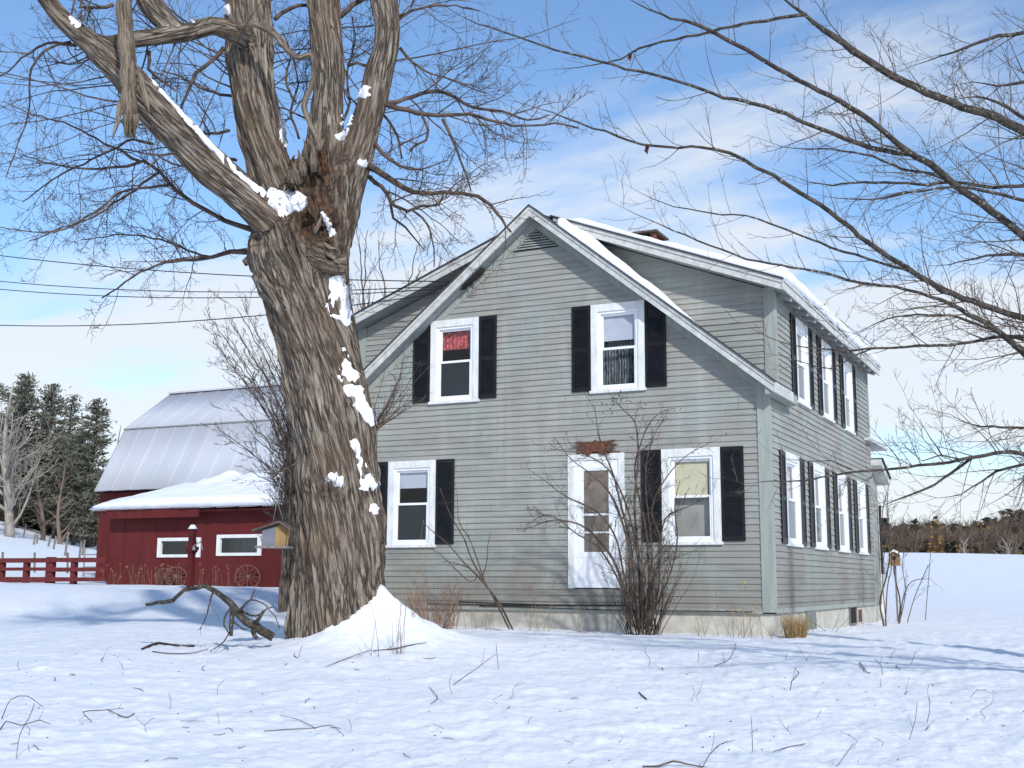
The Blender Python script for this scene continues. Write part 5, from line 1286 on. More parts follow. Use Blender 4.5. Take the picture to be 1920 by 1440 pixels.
def weeds(cx, cy, label, n, H, sp, mat, heads=0, name='dry_weed', group=None, lean=.25):
    z = G(cx, cy); e = empty(name, (cx, cy, z), label, 'weed', group); T = TB(); v = []; f = []
    for k in range(n):
        p = np.array([cx+rng.normal(0, sp), cy+rng.normal(0, sp*.5), z-.04]); h = H*rng.uniform(.5, 1.1)
        tp = twig_path(p, np.array([rng.normal(0, lean), rng.normal(0, lean*.6), 1]), h, 7, .15, .08); T.add(tp, np.linspace(.0035, .0016, len(tp)), 3, False)
        if rng.random() < .6: grow(T, tp, np.full(len(tp), .003), 5, .16, 1, .4, .15, .0014, None, .5, (.3, .8), .6, 3, .05)
        if heads and rng.random() < heads:
            c = tp[-1]
            for q in range(5):
                d = nrm(rng.normal(0, 1, 3)); b2 = nrm(np.cross(d, rng.normal(0, 1, 3)))*.010; cc = c+rng.normal(0, .018, 3); m_ = len(v)
                v += [tuple(cc-d*.016), tuple(cc+b2), tuple(cc+d*.016), tuple(cc-b2)]; f.append([m_, m_+1, m_+2, m_+3])
    T.build('stalks', mat, e)
    if v: tag(mesh_obj('seed_heads', v, f, M_GRASS, e), None, None, None, 'stuff')
    return e
def wpos(px, py, y=-.8): p = at(px, py, 1, y); return p[0], p[1]
weeds(*wpos(905, 1172), 'thin dry weeds by the foundation left of the leaning sapling', 14, .55, .16, M_WEED)
weeds(*wpos(1010, 1180), 'dry weeds by the foundation right of the leaning sapling', 12, .75, .12, M_WEED, .5)
weeds(*wpos(1075, 1182), 'sparse thin weeds left of the tall bush', 6, .5, .12, M_WEED)
weeds(*wpos(1315, 1186), 'short thin weeds right of the tall bush', 9, .4, .13, M_WEED)
weeds(*wpos(1395, 1186), 'seed headed weeds near the house corner', 26, .75, .2, M_WEED, .6)
weeds(*wpos(1450, 1188, -.5), 'weeds bending right at the corner board', 10, .5, .12, M_WEED, .2, lean=.6)
# tuft of tan grass at the side
tg = at(1492, 1186, 0, .35); z = G(tg[0], tg[1]); T = TB()
for k in range(420):
    a = rng.random()*2*math.pi; r_ = .13*math.sqrt(rng.random()); p = np.array([tg[0]+r_*math.cos(a), tg[1]+r_*1.6*math.sin(a), z-.05])
    T.add(twig_path(p, np.array([math.cos(a)*r_*2.2, math.sin(a)*r_*2.2, 1]), rng.uniform(.18, .42), 4, .0, .12), np.array([.003, .0026, .002, .0015, .0006])*1.2, 3, False)
tag(T.build('grass_tuft', M_GRASS), 'tan tuft of dead grass beside the grey basement hatch', 'grass')
sd_ = at(1545, 1178, 0, .4); weeds(sd_[0], sd_[1], 'bent twigs arching over the snow right of the tan grass tuft', 7, .6, .15, M_SHRUB, 0, lean=.8)
# upright straws in front of the drift
wp = atd(745, 1252, 13.4); weeds(wp[0], wp[1], 'cluster of tall upright straws in front of the snow drift by the maple', 9, .85, .08, M_WEED, 0, lean=.07)
wp = atd(702, 1248, 13.4); weeds(wp[0], wp[1], 'single tall straws left of the straw cluster by the drift', 2, .95, .03, M_SHRUB, 0, lean=.03)
wp = atd(775, 1190, 14.6); weeds(wp[0], wp[1], 'leaning tan stalks behind the snow drift', 4, 1.1, .1, M_GRASS, 0, lean=.14)
# bush and small tree behind the maple, in front of the barn
b0 = atd(560, 1040, 24.0); bz = G(b0[0], b0[1])
e = empty('dark_bare_shrub', (b0[0], b0[1], bz), 'dark wide multi-stemmed bare shrub behind the maple trunk, in front of the barn roof', 'shrub'); T = TB()
for k in range(38):
    tx = rng.uniform(370, 640); ty = rng.uniform(570, 880); tx = tx if ty < 800 else rng.uniform(400, 560)
    p = atd(556+rng.normal(0, 12), 1000+rng.normal(0, 20), 24.0+rng.normal(0, .3)); p[2] = bz+.4
    mid = atd((556+tx)/2+45*(1 if tx < 540 else -.3), (1000+ty)/2+10, 24+rng.normal(0, .5)); end = atd(tx, ty, 24+rng.normal(0, .9))
    P = resample(np.array([[*p, .03], [*mid, .016], [*end, .006]]), .15); P[:, :3] += rng.normal(0, .015, (len(P), 3)); P[0, 2] = bz-.1
    T.add(P[:, :3], P[:, 3], 5, False); grow(T, P[:, :3], P[:, 3], 4.6, 1.1, 3, .3, .2, .0038, None, .25, (.35, .9), .45, 3, .2)
T.build('stems', M_TWIG2, e)
b0 = atd(700, 1040, 25.5); bz = G(b0[0], b0[1])
e = empty('bare_sapling_tree', (b0[0], b0[1], bz), 'slender bare tree rising behind the left eave of the farmhouse', 'tree')
T = TB()
for k in range(13):
    tx = rng.uniform(650, 850); ty = rng.uniform(400, 600)
    p = np.array([b0[0]+rng.normal(0, .1), b0[1]+rng.normal(0, .1), bz-.1]); mid = atd((690+tx)/2+rng.normal(0, 12), 700, 25.5+rng.normal(0, .4)); end = atd(tx, ty, 25.5+rng.normal(0, .9))
    P = resample(np.array([[*p, .05], [*mid, .028], [*end, .007]]), .2); P[:, :3] += rng.normal(0, .018, (len(P), 3))
    T.add(P[:, :3], P[:, 3], 5, False); grow(T, P[:, :3], P[:, 3], 2.6, 1.2, 3, .6, .2, .0038, None, .35, (.3, .8), .45, 3, .2)
T.build('stems', M_TWIG2, e)
# shrub at the rear corner
for i, (px, py, lab) in enumerate(((1655, 1168, 'dark crooked bush stems hugging the rear corner of the side wall'), (1680, 1168, 'slim bare bush under the yellow birdhouse'))):
    p = at(px, py, 0, .45); D_ = (p-CAM)@fw; z = G(p[0], p[1]); e = empty('corner_bush', (p[0], p[1], z), lab, 'bush', None); T = TB()
    rowsets = ([[(1658, 1175, 4.5), (1650, 1130, 4.2), (1662, 1080, 4), (1668, 1040, 3.4), (1660, 1000, 2.6), (1655, 960, 2), (1662, 920, 1.4), (1650, 900, .8)],
                [(1660, 1172, 3), (1664, 1100, 2.6), (1672, 1060, 2.2), (1668, 1000, 1.8), (1664, 930, 1.4), (1670, 900, 1)],
                [(1662, 1172, 2.4), (1655, 1080, 2), (1664, 980, 1.6), (1660, 930, 1)]],
               [[(1684, 1175, 3.6), (1688, 1130, 3.4), (1680, 1090, 3), (1676, 1060, 2.6), (1690, 1030, 2), (1720, 1010, 1.6), (1760, 1000, 1)],
                [(1686, 1172, 3), (1694, 1120, 2.6), (1710, 1090, 2), (1745, 1085, 1.2)],
                [(1686, 1172, 2.4), (1698, 1110, 2), (1692, 1060, 1.6), (1700, 1010, 1)],
                [(1700, 1172, 2.2), (1715, 1120, 1.8), (1740, 1060, 1.2)]])[i]
    for rows in rowsets:
        P = resample(trD(rows, D_), .1); P[0, 2] = z-.1; T.add(P[:, :3], P[:, 3]*.42, 5); grow(T, P[:, :3], P[:, 3]*.42, 6, .6, 2, .3, .22, .003, None, .3, (.4, 1), .5, 3, .12)
    T.build('stems', M_SHRUB, e)
# yellow birdhouse on its stem
bp = atd(1678, 1048, 27.0); e = empty('birdhouse', (bp[0], bp[1], G(bp[0], bp[1])), 'small yellow birdhouse on a post by the rear corner bush', 'birdhouse')
b = MB(); s = .10
b.prism([(bp[0]-s, bp[1]-s, bp[2]-.15), (bp[0]+s, bp[1]-s, bp[2]-.15), (bp[0]+s, bp[1]-s, bp[2]+.09), (bp[0], bp[1]-s, bp[2]+.16), (bp[0]-s, bp[1]-s, bp[2]+.09)], (0, 2*s, 0)); b.build('box', M_WOODY, e)
b = MB()
for sg in (1, -1): b.prism([(bp[0], bp[1]-s-.05, bp[2]+.165), (bp[0]+sg*(s+.04), bp[1]-s-.05, bp[2]+.08), (bp[0]+sg*(s+.04), bp[1]-s-.05, bp[2]+.11), (bp[0], bp[1]-s-.05, bp[2]+.2)], (0, 2*s+.1, 0))
b.build('roof', M_SNOWC, e)
b = MB(); b.bar((bp[0], bp[1]-s-.001, bp[2]+.02), (bp[0], bp[1]-s-.012, bp[2]+.02), .045, 10); b.build('entrance_hole', M_DARK, e)
b = MB(); b.box((bp[0]-.018, bp[1]-.018, G(bp[0], bp[1])-.3), (bp[0]+.018, bp[1]+.018, bp[2]-.15)); b.build('post', M_WOODG, e)
# leaning marker stake in the field
a_ = atd(1733, 1166, 27.5); a_[2] = G(a_[0], a_[1])-.2; b_ = atd(1745, 1036, 27.3)
o = MB().bar(a_, b_, .012, 6, .008).build('marker_stake', M_WOODG); tag(o, 'thin grey stake leaning in the snow right of the house', 'stake')
# ------------------------------------------------------------------ red barn with gambrel metal roof
eL = atd(200, 1096, 37.0); YB = eL[1]                    # lean-to front plane
XBL = eL[0]
g0_ = G(XBL+5, YB)
barn = empty('red_barn', (XBL+9, YB+8, 0.1), 'big red barn with a pale metal gambrel roof behind the maple trunk', 'barn')
YM = YB+3.6
ev = at(178, 922, 1, YM-.4); XEV = ev[0]
bkp = at(235, 808, 0, XEV); rdg = at(320, 741, 0, XEV)
if rdg[1]-YM > 9: pass
XR_ = XBL+17.5
ym = rdg[1]; prof = [(YM-.4, ev[2]), (bkp[1], bkp[2]), (ym, rdg[2]), (2*ym-bkp[1], bkp[2]), (2*ym-YM+.4, ev[2])]
YK = 2*ym-YM
# corrugated sheets: each slope a ribbed plane
def ribbed(name, x0, x1, ya, za, yb, zb, mat, parent, pitch=.19, amp=.006, th=.05):
    n = int((x1-x0)/pitch)*4; xs = np.linspace(x0, x1, n+1)
    nrmv_ = nrm(np.array([0, -(zb-za), (yb-ya)])); w = np.maximum(0, np.cos(2*np.pi*(xs-x0)/pitch))**3*amp
    # each sheet overlaps the next, a faint step every 0.8 m
    w = w + 0.022*(((xs-x0)/.8) % 1)**3
    up_ = np.array([[x, ya, za] for x in xs])+nrmv_*(w[:, None]+th); lo_ = np.array([[x, yb, zb] for x in xs])+nrmv_*(w[:, None]+th)
    u2_ = up_-nrmv_*th; l2_ = lo_-nrmv_*th; V_ = np.vstack([up_, lo_, u2_, l2_]); N = n+1; i = np.arange(n)
    f = np.concatenate([np.stack([i, i+1, i+1+N, i+N], -1), np.stack([i+2*N, i+3*N, i+1+3*N, i+1+2*N], -1), np.stack([i, i+2*N, i+1+2*N, i+1], -1), np.stack([i+N, i+1+N, i+1+3*N, i+3*N], -1), np.array([[0, N, 3*N, 2*N], [n, 2*N+n, 3*N+n, N+n]])])
    return mesh_obj(name, V_, f, mat, parent)
rf1 = ribbed('lower_roof', XEV, XR_, prof[0][0], prof[0][1], prof[1][0], prof[1][1], M_TIN, barn)
rf2 = ribbed('upper_roof', XEV+.02, XR_, prof[1][0]-.05, prof[1][1]+.02, prof[2][0], prof[2][1], M_TIN, barn)
ribbed('rear_upper_roof', XEV+.02, XR_, prof[3][0], prof[3][1], prof[2][0], prof[2][1], M_TIN, barn, th=-.05)
ribbed('rear_lower_roof', XEV, XR_, prof[4][0], prof[4][1], prof[3][0], prof[3][1], M_TIN, barn, th=-.05)
b = MB(); b.box((XEV, prof[2][0]-.15, prof[2][1]+.03), (XR_, prof[2][0]+.15, prof[2][1]+.09)); b.build('ridge_cap', M_TIN, barn)
b = MB(); b.box((XEV-.01, prof[1][0]-.1, prof[1][1]+.04), (XR_, prof[1][0]+.02, prof[1][1]+.075)); b.build('roof_flashing', M_METAL, barn)
XM = at(184, 1000, 1, YM)[0]
def boards(name, x0, x1, y, z0, z1, mat, parent, pitch=.24, d=.02, axis=0):
    b = MB(); x = x0; k = 0
    while x < x1-.01:
        xe_ = min(x+pitch-.008, x1); o_ = d+rng.uniform(0, .006)
        if axis == 0: b.box((x, y-o_, z0+rng.uniform(-.01, .01)), (xe_, y, z1))
        else: b.box((y-o_, x, z0), (y, xe_, z1))
        x += pitch; k += 1
    if axis == 0: b.box((x0, y+.001, z0), (x1, y+.06, z1))
    else: b.box((y+.001, x0, z0), (y+.06, x1, z1))
    return b.build(name, mat, parent)
boards('front_wall', XM, XR_, YM, -.3, ev[2]-.02, M_BARN, barn)
gp = [(XM+.02, YM+.061, -.3), (XM+.02, YK-.05, -.3), (XM+.02, YK-.05, ev[2]), (XM+.02, prof[3][0], prof[3][1]-.08), (XM+.02, prof[2][0], prof[2][1]-.08), (XM+.02, prof[1][0], prof[1][1]-.08), (XM+.02, YM+.061, ev[2])]
MB().prism(gp, (.1, 0, 0)).build('gable_wall', M_BARN, barn)
MB().prism([(XR_-.1, p[1], p[2]) for p in gp], (.1, 0, 0)).build('gable_wall', M_BARN, barn)
# lean-to
ZL = at(392, 960, 1, YB)[2]
e1_ = at(180, 966, 1, YB-.45); lt_ = at(345, 893, 1, YM-.02)
w1_ = (at(298, 1012, 1, YB), at(375, 1042, 1, YB)); w2_ = (at(409, 1004, 1, YB), at(489, 1040, 1, YB))
zt1, zb1 = at(300, 1010, 1, YB)[2], at(300, 1044, 1, YB)[2]; zt2, zb2 = at(411, 1004, 1, YB)[2], at(411, 1041, 1, YB)[2]
b = MB(); xr2 = XR_-.4
xs_ = [XBL, w1_[0][0], w1_[1][0], w2_[0][0], w2_[1][0], xr2]
def wallbox(x0, x1, z0, z1): b.box((x0, YB, z0), (x1, YB+.08, z1))
wallbox(xs_[0], xs_[1], -.3, ZL); wallbox(xs_[1]+.0001, xs_[2], -.3, zb1); wallbox(xs_[1]+.0001, xs_[2], zt1, ZL); wallbox(xs_[2]+.0001, xs_[3], -.3, ZL)
wallbox(xs_[3]+.0001, xs_[4], -.3, zb2); wallbox(xs_[3]+.0001, xs_[4], zt2, ZL); wallbox(xs_[4]+.0001, xs_[5], -.3, ZL)
b.box((XBL, YB+.081, -.3), (XBL+.08, YM-.03, ZL)); b.box((xr2-.08, YB+.081, -.3), (xr2, YM-.03, ZL)); b.build('leanto_wall', M_BARN, barn)
bt_ = MB()
for xx in np.arange(XBL+.6, xr2, 1.22):
    if any(a_ < xx < c_ for a_, c_ in ((xs_[1]-.1, xs_[2]+.1), (xs_[3]-.1, xs_[4]+.1))): continue
    bt_.box((xx, YB-.008, -.2), (xx+.02, YB-.0005, ZL-.02))
bt_.build('panel_seam', M_BARN, barn)
for k, (wa, wb, zt_, zb_) in enumerate(((xs_[1], xs_[2], zt1, zb1), (xs_[3], xs_[4], zt2, zb2))):
    t_ = .11; b = MB()
    b.box((wa-.02, YB-.04, zb_-.02), (wa+t_, YB+.05, zt_+.02)).box((wb-t_, YB-.04, zb_-.02), (wb+.02, YB+.05, zt_+.02)).box((wa+t_+.001, YB-.039, zt_-t_*.7), (wb-t_-.001, YB+.05, zt_+.02)).box((wa+t_+.001, YB-.039, zb_-.02), (wb-t_-.001, YB+.05, zb_+t_*.6))
    o = b.build('window', M_WHITE, barn); MB().box((wa+t_+.002, YB+.02, zb_+t_*.6+.002), (wb-t_-.002, YB+.026, zt_-t_*.7-.002)).build('pane', M_GLASS, o)
    MB().box((wa, YB+.5, zb_-.2), (wb, YB+.55, zt_+.2)).build('blind', M_SCREEN2 if k else M_SCREEN, o)
MB().box((e1_[0]+.42, YB-.47, ZL-.16), (at(392, 960, 1, YB)[0], YB-.42, ZL+.10)).build('eave_board', M_BARN, barn)
MB().box((XBL-.28, YB-.40, ZL+.0), (xr2+.3, YM-.03, ZL+.05)).build('leanto_ceiling', M_BARN, barn)
zt_ = at(345, 893, 1, YM-.5)[2]-.25
ribbed('leanto_roof', XBL-.33, xr2+.3, YB-.46, ZL+.09, YM-.03, zt_, M_TIN, barn, th=.04)
def fb(s, t_):
    x = XBL-.36+s*(xr2+.3-XBL+.38); y = YB-.50+t_*(YM-.08-YB+.50); z = ZL+.14+(zt_-ZL-.10)*t_
    y = y - (0.06*vnoise(x*2.2, x*0)+.05*vnoise(x*7, x*0))*(t_ < .02)
    return np.stack([x, y, z], -1)
def thb(s, t_, B):
    x = B[..., 0]-XBL
    # the snow starts low at the left end and piles up high against the barn
    ramp = np.clip((x+.7)/2.7, 0, 1)
    full = .14+.10*fbm(B[..., 0]*1.1, B[..., 1]*1.1, seed=4)+.34*fbm(B[..., 0]*2.6, B[..., 1]*2.6, seed=9, oct=4)*t_
    back = np.where(t_ < .16+.84*ramp, 1, 0.0)
    fade = np.clip((.10+.95*ramp-t_)*6, 0, 1)
    return (full*(.35+.65*ramp)+.06)*fade
snow_slab('roof_snow', fb, 170, 60, thb, 'deep snow covering the low lean-to roof of the red barn')
# wagon wheels
def wheel(px, py, R_, label, tilt, fac=1.0):
    c = at(px, py, 1, YB-.35); c[2] = max(c[2], G(c[0], c[1])+R_*.8)
    e = empty('wagon_wheel', (c[0], c[1], c[2]-R_), label, 'wheel', 'old wagon wheels leaning on the barn')
    ax = nrm(np.array([math.sin(tilt), -math.cos(tilt), .25])); e1v = nrm(np.cross(ax, np.array([0, 0, 1.]))); e2v = np.cross(e1v, ax)
    an = np.linspace(0, 2*math.pi, 33); T = TB(); T.add(c+R_*(np.cos(an)[:, None]*e1v+np.sin(an)[:, None]*e2v), np.full(33, .024), 6, False); T.build('rim', M_WHEEL, e)
    MB().bar(c-ax*.09, c+ax*.07, .055, 10).build('hub', M_WHEEL, e)
    for k in range(12):
        a = k*math.pi/6; d = math.cos(a)*e1v+math.sin(a)*e2v; MB().bar(c+d*.07, c+d*(R_-.02), .013, 5, .010).build('spoke', M_WHEEL, e)
wheel(464, 1085, .34, 'larger wagon wheel leaning against the barn under the right window', .75)
wheel(330, 1092, .30, 'small wagon wheel half sunk in snow left of the red post', .8)
wheel(308, 1096, .27, 'wagon wheel half sunk in snow, leftmost of the wheels along the barn', .9)
# red post with snow cap
pp = at(356, 1112, 1, YB-5.5); pz = G(pp[0], pp[1]); top = at(356, 992, 1, YB-5.5)
e = empty('red_post', (pp[0], pp[1], pz), 'square red wooden post with a little snow cap in front of the barn', 'post')
s = .065; b = MB(); b.box((pp[0]-s, pp[1]-s, pz-.3), (pp[0]+s, pp[1]+s, top[2])); b.build('shaft', M_BARN, e)
b = MB(); b.box((pp[0]-s-.05, pp[1]-s-.05, pz+.9), (pp[0]+s+.05, pp[1]+s+.05, pz+.98)).box((pp[0]-s-.03, pp[1]-s-.03, top[2]-.55), (pp[0]+s+.03, pp[1]+s+.03, top[2]-.47)); b.build('collar', M_BARN, e)
b = MB(); b.bar((pp[0], pp[1], top[2]), (pp[0], pp[1], top[2]+.10), .12, 10, .05); o = b.build('snow_cap', M_SNOWC, e, True)
hk = MB(); hk.bar((pp[0]+s, pp[1]-.05, top[2]-.42), (pp[0]+s+.28, pp[1]-.1, top[2]-.30), .014, 5); hk.bar((pp[0]+s+.28, pp[1]-.1, top[2]-.30), (pp[0]+s+.34, pp[1]-.1, top[2]-.5), .012, 5); hk.build('hook', M_METAL, e)
b = MB(); b.bar((pp[0]+s+.08, pp[1]-.1, top[2]-.50), (pp[0]+s+.08, pp[1]-.1, top[2]-.42), .04, 8, .025); b.build('feeder_cup', M_METAL, e)
# dead flower stalks along the barn
for k, (px, n_) in enumerate(((215, 10), (245, 12), (278, 12), (305, 9), (330, 8), (385, 8), (420, 7), (440, 6))):
    p = at(px, 1098, 1, YB-.7); e = weeds(p[0], p[1], 'dry flower stalks with pale heads in the snow along the red barn', n_, .62, .26, M_WEED, .75, 'dry_flower_stalks', 'dry flower stalks along the barn')
# fence of red rails
fx = at(197, 1068, 1, YB-.3); fe = empty('rail_fence', (fx[0]-6, fx[1], G(fx[0]-6, fx[1])), 'red three-rail wooden fence left of the barn', 'fence')
xa_ = at(-260, 1068, 1, YB-.3)[0]
for py0, py1 in ((1046, 1054), (1064, 1071), (1082, 1091)):
    z1_, z0_ = at(100, py0, 1, YB-.3)[2], at(100, py1, 1, YB-.3)[2]
    x = fx[0]; 
    while x > xa_:
        MB().prism([(x, YB-.32, z0_+rng.normal(0, .015)), (x-2.4, YB-.32, z0_+rng.normal(0, .015)), (x-2.4, YB-.32, z1_), (x, YB-.32, z1_+rng.normal(0, .01))], (0, .04, 0)).build('rail', M_FENCE, fe); x -= 2.402
x = at(137, 1068, 1, YB-.3)[0]
for px in (137, 93, 48, 2, -45, -92, -140, -190):
    q = at(px, 1068, 1, YB-.24)[0]; MB().box((q-.08 if px != 93 else q-.14, YB-.275, -.3), (q+.08 if px != 93 else q+.14, YB-.12, at(100, 1046, 1, YB-.3)[2]+(.03 if px == 93 else -.02))).build('post', M_FENCE, fe)
# tubular gate behind
g_c = at(170, 1030, 1, YB+5); e = empty('tube_gate', (g_c[0], g_c[1], G(g_c[0], g_c[1])), 'grey tubular metal gate beside the barn corner', 'gate')
gl_, gr_ = at(159, 1030, 1, YB+5)[0], at(196, 1030, 1, YB+5)[0]; gz_t, gz_b = at(170, 1028, 1, YB+5)[2], at(170, 1075, 1, YB+5)[2]
b = MB()
for k in range(5): z = gz_b+(gz_t-gz_b)*k/4; b.bar((gl_, g_c[1], z), (gr_, g_c[1], z), .028, 6)
b.build('tube_rails', M_METAL, e); b = MB(); b.bar((gl_, g_c[1], gz_b-.3), (gl_, g_c[1], gz_t+.03), .035, 6); b.build('upright', M_METAL, e); b = MB(); b.bar((gr_, g_c[1], gz_b-.3), (gr_, g_c[1], gz_t+.03), .035, 6); b.build('upright', M_METAL, e)
# wire fence posts up the hill
FP = [(5, 1078, 1035, 44), (65, 1075, 1036, 45), (127, 1074, 1036, 46), (17, 990, 975, 72), (43, 1000, 983, 70), (62, 1025, 1001, 60), (68, 1020, 1002, 62), (89, 1028, 1004, 60), (99, 1030, 1005, 58), (122, 1030, 998, 54), (148, 1040, 1014, 52), (154, 1036, 1012, 56)]
for k, (px, yb, yt, D_) in enumerate(FP):
    a_ = atd(px, yb, D_); gz = G(a_[0], a_[1]); b_ = atd(px+rng.uniform(2, 7)*(1 if k > 2 else 0), yt, D_)
    o = MB().bar((a_[0], a_[1], gz-.2), tuple(b_), .05 if k > 2 else .04, 6, .045).build('fence_post', M_WOODG)
    tag(o, 'thin grey wire-fence post standing in the snow behind the red fence', 'post', 'weathered wire fence posts on the slope')

# ------------------------------------------------------------------ bird feeder hanging beside the maple
fc = atd(517, 1003, 14.2); e = empty('bird_feeder', (fc[0], fc[1], fc[2]-.17), 'hanging wooden bird feeder with grey roof left of the maple trunk', 'bird feeder')
u = nrm(np.array([.92, .38, 0])); w = np.array([-u[1], u[0], 0]); zz_ = np.array([0, 0, 1.])
# local frame: u to the right, w away from the viewer
def Q(a, b_, c): return fc+u*a+w*b_+zz_*c
def qbox(b, a0, a1, b0, b1, c0, c1): b.prism([Q(a0, b0, c0), Q(a1, b0, c0), Q(a1, b0, c1), Q(a0, b0, c1)], w*(b1-b0))
b = MB(); qbox(b, -.20, .18, -.15, .15, -.155, -.13); b.build('tray', M_WOODG, e)
b = MB(); b.prism([Q(-.13, -.12, -.129), Q(.02, -.12, -.129), Q(.02, -.12, .09), Q(-.13, -.12, .05)], w*.008); b.build('front_panel', m_simple('grey_plastic_panel', srgb(98, 100, 108), srgb(118, 120, 128), 5, .5, .1), e)
b = MB(); b.prism([Q(.022, -.12, -.129), Q(.13, -.06, -.129), Q(.15, -.06, .06), Q(.08, -.10, .115), Q(.022, -.12, .085)], w*.02); b.build('side_panel', M_WOODY, e)
b = MB(); b.bar(Q(.155, -.07, -.129), Q(.165, -.07, .10), .012, 5); b.build('strut', M_WOODY, e)
b = MB(); b.bar(Q(-.125, .11, -.129), Q(-.125, .11, .07), .012, 5); b.build('strut', M_WOODG, e)
b = MB(); b.prism([Q(-.24, -.17, .035), Q(.075, -.19, .135), Q(.075, -.19, .155), Q(-.24, -.17, .055)], w*.34); b.build('roof_panel', M_WOODD, e)
b = MB(); b.prism([Q(.076, -.19, .135), Q(.21, -.17, .045), Q(.215, -.17, .062), Q(.076, -.19, .157)], w*.34); b.build('roof_panel', M_WOODD, e)
arm = resample(np.array([[*atd(556, 868, 14.6), .013], [*atd(535, 880, 14.35), .011], [*atd(510, 888, 14.2), .008], [*atd(495, 885, 14.1), .005]]), .05)
T = TB(); T.add(Q(-.04, 0, .11)+np.linspace(0, 1, 2)[:, None]*(atd(528, 884, 14.3)-Q(-.04, 0, .11)), np.full(2, .0035), 4); T.add(Q(.09, 0, .14)+np.linspace(0, 1, 2)[:, None]*(atd(505, 888, 14.2)-Q(.09, 0, .14)), np.full(2, .0035), 4); T.build('hanging_wire', M_METAL, e)
T = TB(); T.add(arm[:, :3], arm[:, 3], 6); T.build('hanger_branch', M_TWIG, maple)

# ------------------------------------------------------------------ power lines
for k, (a_, b_, r_) in enumerate((((-260, 440, 30), (866, 528, None), .010), ((-260, 492, 30), (868, 534, None), .009), ((-260, 508, 30), (870, 538, None), .009), ((-260, 590, 30), (872, 542, None), .010))):
    A_ = atd(*a_); B_ = at(b_[0], b_[1], 1, -.15); t_ = np.linspace(0, 1, 30)[:, None]
    P = A_*(1-t_)+B_*t_; P[:, 2] -= (.55, .75, .8, .9)[k]*4*(t_*(1-t_))[:, 0]*.5
    T = TB(); T.add(P, np.full(30, r_), 4); tag(T.build('power_line', M_CABLE), ('topmost', 'second from top', 'third from top', 'lowest')[k]+' black overhead wire running from the left edge to the house gable', 'wire', 'overhead wires')

# ------------------------------------------------------------------ fallen wood on the snow
def lay(rows, D_, name, label, mat, cat, twigs=0, group=None, off=0.0):
    """rows px,py,halfwidth; resting on the snow at roughly depth D_"""
    P = resample(trD(rows, D_), .05); o_ = TB(); o_.add(P[:, :3], P[:, 3], 6)
    return P, o_
c0 = atd(500, 1188, 14.3)
e = empty('fallen_branch', (c0[0], c0[1], c0[2]), 'large crooked fallen branch with grey lichen bark left of the maple base', 'branch')
T = TB()
FB = [[(512, 1196, 9, 0), (480, 1176, 9, 0), (455, 1160, 8, 0), (440, 1140, 8, 0), (420, 1122, 6, .1), (400, 1106, 5, .2), (385, 1099, 5, .2), (370, 1102, 4, .3), (345, 1108, 4, .3), (320, 1127, 4, .4), (300, 1129, 3.5, .5), (274, 1134, 3, .6)],
      [(437, 1142, 5, -.05), (434, 1165, 4.6, -.1), (433, 1192, 3.4, -.15)], [(478, 1172, 5, 0), (486, 1160, 4, -.1), (494, 1146, 3.4, -.1)], [(474, 1182, 5, -.05), (478, 1192, 4.6, -.1), (484, 1198, 4, -.1)],
      [(446, 1148, 3, -.05), (456, 1138, 3, -.05), (470, 1122, 2, -.1), (478, 1105, 1.2, -.1)], [(450, 1145, 3, .05), (480, 1155, 2, .05), (500, 1140, 1.5, .1), (512, 1137, 1, .1)],
      [(440, 1132, 2, 0), (425, 1150, 1.8, -.1), (420, 1170, 1.6, -.1), (430, 1185, 1.2, -.1)], [(440, 1165, 2, -.1), (455, 1178, 1.6, -.1), (462, 1180, 1.2, -.1)], [(470, 1125, 1.6, 0), (490, 1130, 1.2, 0), (515, 1155, 1, 0), (524, 1180, .8, 0)],
      [(400, 1108, 2, .2), (388, 1150, 1.2, .2), (374, 1180, .8, .2)], [(437, 1165, 1.6, -.1), (425, 1195, 1.4, -.1), (395, 1222, 1, -.2)]]
for rows in FB:
    P = resample(trD(rows, 14.3), .06); P[:, :3] += rng.normal(0, .005, (len(P), 3)); T.add(P[:, :3], P[:, 3]*1.0, 6)
    if P[0, 3] < .03: grow(T, P[:, :3], P[:, 3], 2.5, .3, 1, .0, .25, .0025, None, .3)
T.build('branch_wood', M_LICHEN, e)
def ground_stick(rows, name, label, mat=M_TWIG, group=None, cat='twig', lift=0.01, tw=0):
    """rows: px,py on the snow surface, halfwidth px, height above snow (m)"""
    pts = []
    for px, py, hw, h in rows:
        d = ray(px, py); D_ = 9.0
        # march to the ground along the view ray
        lo_, hi_ = 5.0, 40.0
        for _ in range(22):
            mid_ = (lo_+hi_)/2; p = CAM+d*mid_
            if p[2] > _gz(p): lo_ = mid_
            else: hi_ = mid_
        p = CAM+d*lo_
        pts.append([p[0], p[1], p[2], hw/F*lo_, h])
    pts = np.array(pts); D_ = pts[0]
    # sticks that rise above the snow keep the depth of their foot
    out = []
    foot = pts[0]
    for (px, py, hw, h), q in zip(rows, pts):
        if h > 0:
            dd = (foot[:3]-CAM)@fw; p = atd(px, py, dd); out.append([*p, hw/F*dd*.45])
        else: foot = q; out.append([q[0], q[1], q[2]+lift, q[3]*.5])
    P = resample(np.array(out), .05); T = TB(); T.add(P[:, :3], np.maximum(P[:, 3], .0018), 5)
    if tw: grow(T, P[:, :3], np.maximum(P[:, 3], .003), tw, .22, 1, .3, .25, .0018, None, .2, (.4, 1), .6, 3, .06)
    o = T.build(name, mat); tag(o, label, cat, group); return o
def _gz(p): return float(ground([p[0]], [p[1]])[0])
GS = 'twigs scattered on the snow'
